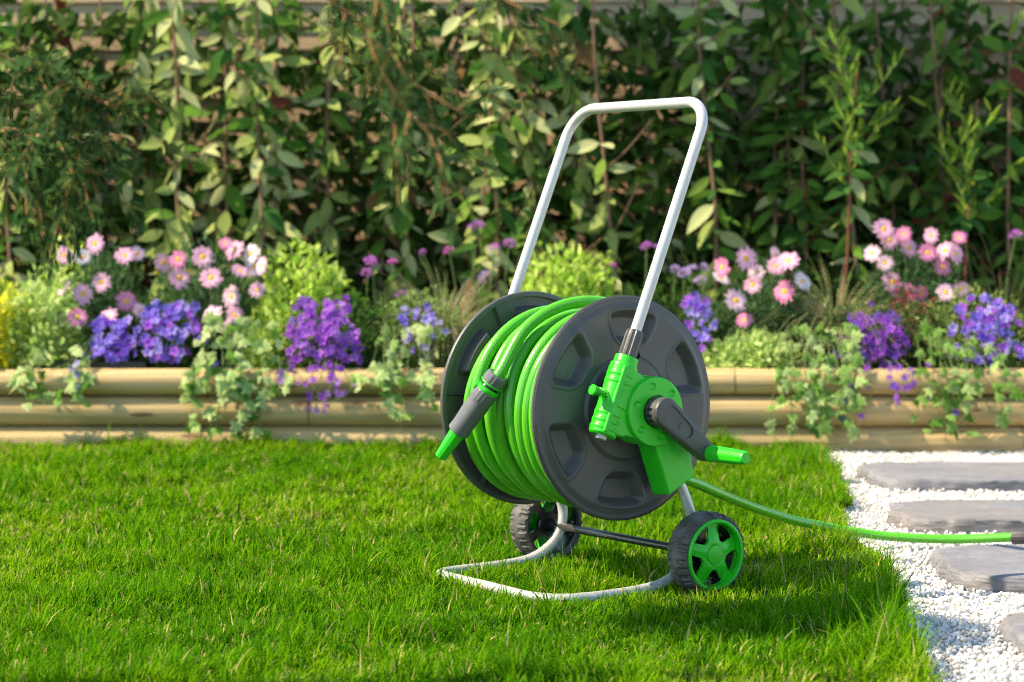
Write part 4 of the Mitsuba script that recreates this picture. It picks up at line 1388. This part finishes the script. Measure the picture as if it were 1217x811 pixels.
def bellflower(label, seed, box, count, kinds, Y, hang=0, tints=((0.07, 0.14, 0.03), (0.10, 0.19, 0.04))):
    """box: the pixel extent (x0, y0, x1, y1) of the patch in the photograph."""
    rng = np.random.default_rng(seed)
    x0, y0, x1, y1 = box
    lo_, hi_ = at(x0, y1, Y), at(x1, y0, Y)
    cx, wx = (lo_[0] + hi_[0]) / 2, (hi_[0] - lo_[0]) / 2
    zb, zt = max(lo_[2], 0.215), hi_[2]
    t = thing('bellflower', label, 'flower')
    c = (cx, Y + 0.05, zb - 0.03)
    n = 1100
    p, d = mound(rng, c, (wx * 1.0, 0.10, (zt - zb) * 1.0 + 0.03), n, 0.6)
    foliage(t, rng, p, d + rng.normal(0, 0.6, (n, 3)), SMALL, rng.uniform(0.011, 0.020, n), PLAIN, tints)
    for i in range(count):
        for _ in range(30):
            u, w = rng.normal(0, 0.42), rng.beta(1.6, 1.2)
            if abs(u) < 1 - 0.55 * w:
                break
        x = cx + u * wx
        z = zb + 0.01 + w * (zt - zb)
        dome = math.sqrt(max(0.05, 1 - (0.9 * w) ** 2 - (0.6 * u) ** 2))
        pos = np.array([x, Y + 0.05 - 0.125 * dome + rng.normal(0, 0.012), z])
        if meshkit.noise(np.array([x * 22, z * 22, seed * 3.3])) < 0.33 and i % 3:
            pos = pos + [rng.normal(0, 0.02), 0.01, rng.normal(0, 0.015)]
        nrm = facing(rng, 0.45, 0.8, 0.5)
        put('flower', BELL[kinds[rng.integers(0, len(kinds))]], t, to_world=place_flower(pos, nrm, rng.uniform(0.010, 0.0185), rng.uniform(0, 6)))
    for i in range(hang):
        x = cx + rng.normal(0, 0.45) * wx
        L = rng.uniform(0.03, 0.15)
        p0 = np.array([x, 6.13, 0.235])
        q = catmull(np.stack([p0 + [0, 0.06, 0.01], p0 + [0.005, -0.03, 0.0], p0 + [rng.normal(0, 0.02), -0.055, -L * 0.5], p0 + [rng.normal(0, 0.03), -0.062, -L]]), 5)
        part('stem', tube(q, 0.0011, 4), 'stem_green', t, smooth=True)
        for j in range(4):
            pos = q[-1 - int(j * len(q) / 5)]
            put('flower', BELL[kinds[rng.integers(0, len(kinds))]], t, to_world=place_flower(pos + [rng.normal(0, 0.008), -0.006, rng.normal(0, 0.006)], facing(rng, 0.2, 0.9, 0.6), rng.uniform(0.009, 0.014), rng.uniform(0, 6)))
    return t


bellflower('blue bellflower patch below the left pink daisies', 1, (84, 380, 185, 448), 78, ('blue', 'deep', 'blue', 'lilac'), 6.24, 1)
bellflower('dense blue bellflower patch left of the trailing variegated ivy', 2, (150, 362, 262, 444), 130, ('blue', 'violet', 'blue', 'lilac'), 6.24)
bellflower('violet bellflower mound spilling over the logs left of the reel', 3, (322, 356, 446, 468), 150, ('violet', 'violet', 'purple', 'light'), 6.20, 8)
bellflower('sparse pale lilac bellflowers just left of the reel', 4, (455, 368, 545, 440), 26, ('lilac', 'blue', 'lilac'), 6.26, 0, ((0.16, 0.22, 0.09), (0.10, 0.17, 0.05)))
bellflower('small blue bellflower patch touching the right side of the reel', 5, (800, 355, 858, 425), 40, ('blue', 'lilac', 'violet'), 6.30)
bellflower('dark violet bellflowers below the tan grass tuft, trailing over the logs', 6, (978, 378, 1092, 470), 95, ('purple', 'violet', 'deep'), 6.24, 6)
bellflower('blue bellflower patch at the right edge', 7, (1115, 358, 1225, 448), 120, ('blue', 'lilac', 'blue', 'violet'), 6.24)


# button-like scabious heads on bare stalks
def floret_head(seed):
    r = np.random.default_rng(seed)
    n = 46
    i = np.arange(n) + 0.5
    ph = np.arccos(1 - 1.15 * i / n)
    th = PI * (1 + 5 ** 0.5) * i
    d = np.stack([np.sin(ph) * np.cos(th), np.sin(ph) * np.sin(th), np.cos(ph)], 1)
    (v, f), _ = scatter(leaf_shape(1, 0.55, 2, 0.1, 0.1), d * [0.55, 0.55, 0.35], d + r.normal(0, 0.3, (n, 3)), r.uniform(0.38, 0.55, n), r.uniform(0, 6, n), r)
    return v, f, np.repeat(r.uniform(0.75, 1.2, (n, 1)), 9, 0) * np.ones(3)


SCAB = {}
hv_, hf2, hc_ = floret_head(3)
for nm, col in (('mauve', (0.55, 0.20, 0.60)), ('lilac', (0.55, 0.40, 0.72)), ('magenta', (0.62, 0.16, 0.52))):
    SCAB[nm] = mikit.ply((hv_, hf2), 'petal_vc', smooth=False, color=np.clip(hc_ * col, 0, 1))


def scabious(label, seed, heads, Y, base_px):
    rng = np.random.default_rng(seed)
    t = thing('scabious_plant', label, 'flower')
    c = at(base_px[0], base_px[1], Y)
    c[2] = 0.2
    n = 420
    p, d = mound(rng, c, (0.10, 0.09, 0.16), n, 0.2)
    foliage(t, rng, p, d + rng.normal(0, 0.3, (n, 3)) + [0, 0, 0.9], NARROW, rng.uniform(0.05, 0.10, n), PLN, [(0.08, 0.15, 0.05), (0.12, 0.20, 0.07)], width=np.full(n, 0.55))
    for px, py, kind, sz in heads:
        pos = at(px, py, Y + rng.uniform(-0.05, 0.05))
        part('stalk', stalk(np.array([c[0] + (pos[0] - c[0]) * 0.45, Y + 0.02, 0.26]), pos, rng, 0.0018), 'stem_green', t, smooth=True)
        put('flower', SCAB[kind], t, to_world=place_flower(pos, facing(rng, 0.9, 0.45, 0.3), 0.021 * sz, rng.uniform(0, 6)))


scabious('mauve scabious between the lime green plant and the tan grass on the left', 1, [(440, 310, 'mauve', 1), (437, 325, 'mauve', 1.05), (467, 312, 'magenta', .8), (476, 351, 'mauve', 1), (443, 313, 'mauve', .8)], 6.42, (450, 380))
scabious('mauve scabious behind the reel, left of the handle', 2, [(568, 268, 'mauve', 1.05), (534, 298, 'magenta', 1), (588, 295, 'mauve', .9), (605, 290, 'mauve', 1.05), (576, 329, 'lilac', 1.1), (560, 271, 'mauve', .8), (502, 300, 'mauve', .6)], 6.55, (565, 370))
scabious('few dark mauve scabious heads between the handle tubes', 3, [(768, 293, 'mauve', .95), (780, 295, 'mauve', .7), (728, 316, 'magenta', .7)], 6.6, (760, 370))
scabious('pale lilac scabious right of the handle, above the reel', 4, [(813, 325, 'lilac', 1.1), (833, 334, 'lilac', 1.1), (822, 320, 'lilac', .9), (802, 320, 'lilac', .8), (836, 318, 'lilac', .8)], 6.45, (822, 380))
scabious('mauve scabious heads at the right edge', 5, [(1207, 280, 'mauve', 1.1), (1144, 281, 'mauve', .8)], 6.55, (1185, 370))


# tan sedge tufts
def sedge(label, seed, c, n, L, cols, spread=1.0):
    rng = np.random.default_rng(seed)
    t = thing('sedge_tuft', label, 'ornamental grass')
    a = rng.uniform(0, 2 * PI, n)
    el = rng.uniform(0.75, 1.5, n)
    ln = rng.uniform(0.6, 1.1, n) * L
    segs = 8
    V = []
    side = np.stack([-np.sin(a), np.cos(a), a * 0], 1)
    p = np.asarray(c) + np.stack([np.cos(a), np.sin(a), a * 0], 1) * rng.uniform(0, 0.03, (n, 1))
    ang = el.copy()
    bend = rng.uniform(0.10, 0.36, n) * spread
    for s in range(segs + 1):
        w = 0.0020 * (1 - (s / segs) ** 2) + 0.0002
        V += [p - side * w, p + side * w]
        p = p + (np.stack([np.cos(a) * np.cos(ang), np.sin(a) * np.cos(ang), np.sin(ang)], 1)) * (ln / segs)[:, None]
        ang = ang - bend
    V = np.stack(V, 1)
    m = 2 * (segs + 1)
    F = np.array([[2 * s + x for x in q] for s in range(segs) for q in ((0, 1, 3), (0, 3, 2))])
    F = F[None] + (np.arange(n) * m)[:, None, None]
    col = np.asarray(cols)[rng.integers(0, len(cols), n)] * rng.uniform(0.7, 1.2, (n, 1))
    V = V.reshape(-1, 3)
    V[:, 2] = np.maximum(V[:, 2], 0.1)
    part('blades', (V, F.reshape(-1, 3)), 'leaf_vc', t, smooth=True, color=np.clip(np.repeat(col, m, 0), 0, 1), kind='stuff')


BUFF = [(0.48, 0.43, 0.27), (0.36, 0.34, 0.18), (0.26, 0.29, 0.13), (0.42, 0.32, 0.19), (0.18, 0.22, 0.08)]
c = at(530, 395, 6.48); sedge('tan sedge tuft just left of the reel', 1, (c[0], 6.44, 0.22), 420, 0.40, BUFF, 1.25)
c = at(992, 400, 6.44); sedge('brown and green sedge tuft between the two right daisy bushes', 2, (c[0], 6.42, 0.22), 620, 0.43, BUFF[1:] + [(0.16, 0.22, 0.08), (0.22, 0.27, 0.10), (0.14, 0.17, 0.07)], 1.25)
c = at(1195, 380, 6.6); sedge('green sedge tuft in shade at the right edge', 3, (c[0], 6.62, 0.2), 220, 0.48, [(0.10, 0.15, 0.04), (0.14, 0.18, 0.06), (0.2, 0.2, 0.09)], 0.6)
c = at(850, 380, 6.7); sedge('thin green sedge behind the pale lilac scabious', 4, (c[0], 6.72, 0.2), 130, 0.46, [(0.10, 0.15, 0.04), (0.16, 0.20, 0.07)], 0.5)


# mounds of small leaves
def leafy(label, seed, px, Y, size, n, tcol, tints, leaf=(0.016, 0.028), name='leafy_plant', cat='plant', template=SMALL, z=0.2, front=0.5, upright=0.25, power=0.45):
    rng = np.random.default_rng(seed)
    c = at(px, 400, Y)
    t = thing(name, label, cat)
    p, d = mound(rng, (c[0], Y, z), size, n, front, power)
    foliage(t, rng, p, d + rng.normal(0, 0.55, (n, 3)) + [0, 0, upright], template, rng.uniform(*leaf, n), tcol, tints)
    for k in range(5):
        a = rng.uniform(0, 2 * PI)
        q = np.array([c[0], Y, z - 0.01])
        part('stem', stalk(q, q + np.array([math.cos(a) * size[0] * 0.6, math.sin(a) * size[1] * 0.5, size[2] * 0.7]), rng, 0.0022), 'stem_green', t, smooth=True)
    return t


LIME = [(0.38, 0.56, 0.07), (0.50, 0.68, 0.12), (0.26, 0.44, 0.05), (0.60, 0.72, 0.20)]
CREAM = [(0.78, 0.84, 0.52), (0.58, 0.70, 0.36), (0.84, 0.88, 0.64), (0.36, 0.50, 0.18)]
leafy('bright yellow leafy plant at the far left edge', 1, 2, 6.24, (0.09, 0.12, 0.24), 2000, PLAIN, [(0.75, 0.68, 0.03), (0.62, 0.62, 0.05), (0.45, 0.52, 0.05)], (0.016, 0.028))
leafy('cream variegated plant spilling over the log at the far left', 2, 52, 6.30, (0.155, 0.16, 0.28), 2600, VARI, CREAM, (0.020, 0.033))
leafy('pale green leafy plant behind the leftmost daisies', 3, 75, 6.55, (0.11, 0.12, 0.37), 1300, PLAIN, LIME[1:], (0.019, 0.030))
leafy('lime green leafy plant between the left daisies and the mauve scabious', 4, 362, 6.40, (0.165, 0.16, 0.36), 2600, PLAIN, LIME, (0.022, 0.034))
leafy('small lime green plant among the daisies, beside the trailing ivy', 5, 318, 6.27, (0.075, 0.09, 0.19), 800, PLAIN, LIME, (0.014, 0.022))
leafy('lime green leafy plant behind the reel, between the handle tubes', 6, 672, 6.45, (0.19, 0.16, 0.37), 3000, PLAIN, LIME, (0.024, 0.037))
leafy('low cream variegated plant above the black trough right of the reel', 7, 895, 6.26, (0.15, 0.12, 0.115), 3200, VARI, CREAM, (0.014, 0.023))
leafy('dull cream and green variegated plant behind the right blue bellflowers', 8, 1140, 6.36, (0.24, 0.16, 0.24), 3000, VARI, [(0.52, 0.54, 0.28), (0.36, 0.46, 0.20), (0.28, 0.40, 0.15)], (0.011, 0.018))
leafy('dark green low plant behind the violet bellflowers left of the reel', 9, 425, 6.34, (0.15, 0.14, 0.20), 1900, PLAIN, [(0.06, 0.15, 0.03), (0.09, 0.2, 0.04)], (0.014, 0.024))
leafy('dark green filler plant below the left daisies', 10, 205, 6.38, (0.38, 0.14, 0.20), 3800, PLAIN, [(0.04, 0.10, 0.025), (0.07, 0.15, 0.03)], (0.014, 0.024))
leafy('green filler plant around the foot of the right sedge', 11, 1040, 6.36, (0.27, 0.14, 0.20), 3400, PLAIN, [(0.06, 0.13, 0.03), (0.10, 0.17, 0.05), (0.14, 0.2, 0.08)], (0.014, 0.024))
leafy('shaded dark green plant behind the reel', 12, 760, 6.6, (0.36, 0.16, 0.26), 3200, PLAIN, [(0.04, 0.10, 0.02), (0.07, 0.15, 0.03)], (0.018, 0.03))
leafy('low grey-green plant behind the pale lilac bellflowers', 13, 500, 6.36, (0.18, 0.14, 0.24), 3000, VARI, [(0.42, 0.52, 0.30), (0.30, 0.42, 0.2), (0.24, 0.36, 0.14)], (0.012, 0.02))
leafy('crimson heath at the foot of the shaded daisy bush', 14, 1082, 6.33, (0.085, 0.08, 0.26), 900, PLAIN, [(0.45, 0.05, 0.10), (0.38, 0.04, 0.08), (0.10, 0.12, 0.03)], (0.009, 0.015))


# variegated ivy
def ivy_leaf():
    lob = [(0, 0), (0.30, -0.06), (0.50, 0.12), (0.26, 0.30), (0.40, 0.58), (0.16, 0.60), (0.0, 1.0)]
    pts = lob + [(-x, y) for x, y in lob[-2:0:-1]]
    V = [[0, 0.35, 0.05]] + [[x, y, -0.10 * abs(x)] for x, y in pts]
    k = len(pts)
    F = [[0, 1 + i, 1 + (i + 1) % k] for i in range(k)]
    C = [[0.42, 0.58, 0.28]] + [[1, 1, 0.72] if i % 2 == 0 or i == 0 else [0.6, 0.72, 0.42] for i in range(k)]
    return np.array(V, float), np.array(F), np.array(C, float)


iv, if_, ic = ivy_leaf()
IVY = [mikit.ply((iv, if_), 'leaf_vc', smooth=False, color=np.clip(ic * np.array(t), 0, 1)) for t in ((0.74, 0.80, 0.56), (0.56, 0.66, 0.40), (0.34, 0.50, 0.20), (0.16, 0.30, 0.08))]


def ivy(label, seed, px0, px1, strands, leaves, ztop=0.27, drop=(0.05, 0.19), tone=(0, 0, 1, 1, 2, 3)):
    rng = np.random.default_rng(seed)
    t = thing('variegated_ivy', label, 'ivy')
    a, b = at(px0, 430, 6.15)[0], at(px1, 430, 6.15)[0]
    made = 0
    for s in range(strands):
        x = rng.uniform(a, b)
        L = rng.uniform(*drop)
        z0 = ztop - rng.uniform(0, 0.05)
        dx = rng.normal(0, 0.04)
        q = catmull(np.stack([[x, 6.27, z0 + 0.01], [x + dx * 0.2, 6.17, z0 + 0.015 + rng.uniform(0, 0.03)], [x + dx * 0.5, 6.085, 0.225], [x + dx * 0.8, 6.075, 0.225 - L * 0.5], [x + dx, 6.072, max(0.225 - L, 0.035)]]), 6)
        part('stem', tube(q, 0.0012, 4), 'stem_green', t, smooth=True)
        per = max(2, leaves // strands)
        for i in range(per):
            if made >= 290:
                break
            u = rng.beta(1.3, 1.0) if i else 0.99
            pos = q[min(int(u * (len(q) - 1)), len(q) - 1)] + rng.normal(0, 0.009, 3) + [0, -0.006, 0]
            ax = np.array([rng.normal(0, 0.8), -0.45 + rng.normal(0, 0.2), -0.55 + rng.normal(0, 0.5)])
            put('leaf', IVY[tone[rng.integers(0, len(tone))]], t, to_world=leaf_matrix(pos, ax, rng.uniform(0.024, 0.044), rng.normal(0, 0.4), up=(0, -1, 0.4)))
            made += 1


ivy('trailing variegated ivy left of the violet bellflowers', 1, 240, 325, 20, 180, 0.33)
ivy('variegated ivy with star shaped leaves trailing just left of the reel', 2, 442, 520, 12, 105, 0.33, (0.03, 0.14))
ivy('variegated ivy trailing over the logs below the right sedge', 3, 930, 1012, 18, 165, 0.31, tone=(0, 1, 1, 2, 2, 3))
ivy('greener trailing ivy between the violet and the blue bellflowers on the right', 4, 1078, 1190, 13, 105, 0.30, tone=(1, 2, 2, 3))
ivy('short strands of pale ivy hanging at the far left', 5, 30, 115, 9, 60, 0.27, (0.01, 0.11))

# ------------------------------------------------------------------ small tree whose branches hang into the picture from the upper left
tree = thing('overhanging_tree', 'slender tree whose blurred feathery branches hang in at the top left', 'tree')
rng = np.random.default_rng(77)
TB = np.array([-1.30, 2.75, 0.0])
trunk = catmull(np.array([TB, TB + [0.03, 0.0, 0.7], TB + [0.0, -0.02, 1.3], TB + [0.05, 0.0, 1.9]]), 8)
part('trunk', tube(trunk, np.linspace(0.03, 0.012, len(trunk)), 12), 'stem_bark', tree, smooth=True)
FEATHER = leaf_shape(1.0, 0.22, 3, 0.05, 0.2, 0.9)
fp, fa_ = [], []


def limb(points, r0, twigs, tl, seed, down=-0.3):
    r = np.random.default_rng(seed)
    q = catmull(np.array(points), 10)
    part('limb', tube(q, np.linspace(r0, r0 * 0.35, len(q)), 8), 'twig_orange', tree, smooth=True)
    for i in range(twigs):
        u = 0.25 + 0.75 * (i + r.random()) / twigs
        p0 = q[min(int(u * (len(q) - 1)), len(q) - 1)]
        fw = q[-1] - q[-6]
        fw /= np.linalg.norm(fw)
        d_ = fw * 0.5 + r.normal(0, 0.55, 3) + [0, 0, down]
        d_ /= np.linalg.norm(d_)
        L = tl * r.uniform(0.5, 1.2)
        tw = catmull(np.stack([p0, p0 + d_ * L * 0.5, p0 + d_ * L + [0, 0, -0.03]]), 6)
        part('twig', tube(tw, np.linspace(0.0018, 0.0006, len(tw)), 4), 'twig_orange', tree, smooth=True)
        for k in range(int(L / 0.0018)):
            j = r.integers(0, len(tw))
            fp.append(tw[j] + r.normal(0, 0.003, 3))
            fa_.append((tw[-1] - tw[0]) / L * 0.6 + r.normal(0, 0.6, 3))


A_ = at
limb([trunk[14], [-0.95, 2.7, 1.02], A_(-10, 60, 2.65), A_(70, 95, 2.6), A_(140, 130, 2.55)], 0.004, 30, 0.10, 1)
limb([trunk[12], [-0.95, 2.75, 0.86], A_(-20, 150, 2.7), A_(55, 165, 2.65), A_(105, 205, 2.6)], 0.004, 30, 0.09, 2)
limb([trunk[18], [-0.9, 2.6, 1.30], [-0.55, 2.45, 1.25], A_(330, -60, 2.4), A_(430, 30, 2.4), A_(480, 90, 2.4), A_(550, 135, 2.4)], 0.004, 14, 0.08, 3, -0.6)
limb([trunk[20], [-0.85, 2.6, 1.42], [-0.45, 2.4, 1.30], A_(420, -70, 2.35), A_(440, 50, 2.35), A_(475, 120, 2.35), A_(515, 165, 2.35)], 0.0035, 14, 0.08, 4, -0.6)
limb([trunk[20], [-0.8, 2.7, 1.40], [-0.40, 2.5, 1.25], A_(520, -60, 2.45), A_(600, 0, 2.45), A_(665, 30, 2.45)], 0.0035, 7, 0.06, 5, -0.5)
limb([trunk[20], [-1.1, 3.0, 1.50], [-0.85, 3.25, 1.42], [-0.70, 3.20, 1.36]], 0.006, 0, 0.1, 6)
r6 = np.random.default_rng(66)
d6 = r6.normal(size=(4800, 3))
d6 /= np.linalg.norm(d6, axis=1, keepdims=True)
q6 = np.array([-0.86, 3.19, 1.37]) + d6 * np.array([0.23, 0.17, 0.10]) * (r6.random(4800) ** 0.4 * (0.6 + 0.8 * meshkit.fbm(d6 * 2 + 5, 3, seed=2)))[:, None]
fp += list(q6); fa_ += list(d6 + r6.normal(0, 0.5, (4800, 3)))
fp, fa_ = np.array(fp), np.array(fa_)
fs_ = rng.uniform(0.014, 0.030, len(fp))
fs_[-4800:] *= 2.0
foliage(tree, rng, fp, fa_, FEATHER, fs_, np.ones((len(FEATHER[0]), 3)), [(0.05, 0.11, 0.035), (0.08, 0.16, 0.045), (0.04, 0.09, 0.03), (0.14, 0.19, 0.05)])

# ------------------------------------------------------------------ round-crowned tree behind the fence, above the frame, that shades the right end of the bed
back_tree = thing('garden_tree', 'leafy tree standing behind the fence, above the right of the hedge', 'tree')
rng = np.random.default_rng(88)
tb = np.array([-0.15, 7.95, -0.05])
tr = catmull(np.array([tb, tb + [0.05, -0.1, 1.0], tb + [0.0, -0.4, 2.0], tb + [-0.1, -1.1, 2.6]]), 6)
part('trunk', tube(tr, np.linspace(0.07, 0.03, len(tr)), 12), 'stem_bark', back_tree, smooth=True)
n = 2700
d = rng.normal(size=(n, 3))
d /= np.linalg.norm(d, axis=1, keepdims=True)
lump = 0.5 + 1.0 * meshkit.fbm(d * 2.2 + 3, 3, seed=6)
p = np.array([-0.35, 6.78, 2.6]) + d * np.array([0.8, 0.45, 0.5]) * (rng.random(n) ** 0.45 * lump)[:, None]
foliage(back_tree, rng, p, d + rng.normal(0, 0.7, (n, 3)), SMALL, rng.uniform(0.07, 0.12, n), PLAIN, [(0.06, 0.13, 0.03), (0.09, 0.17, 0.04)], name='crown')
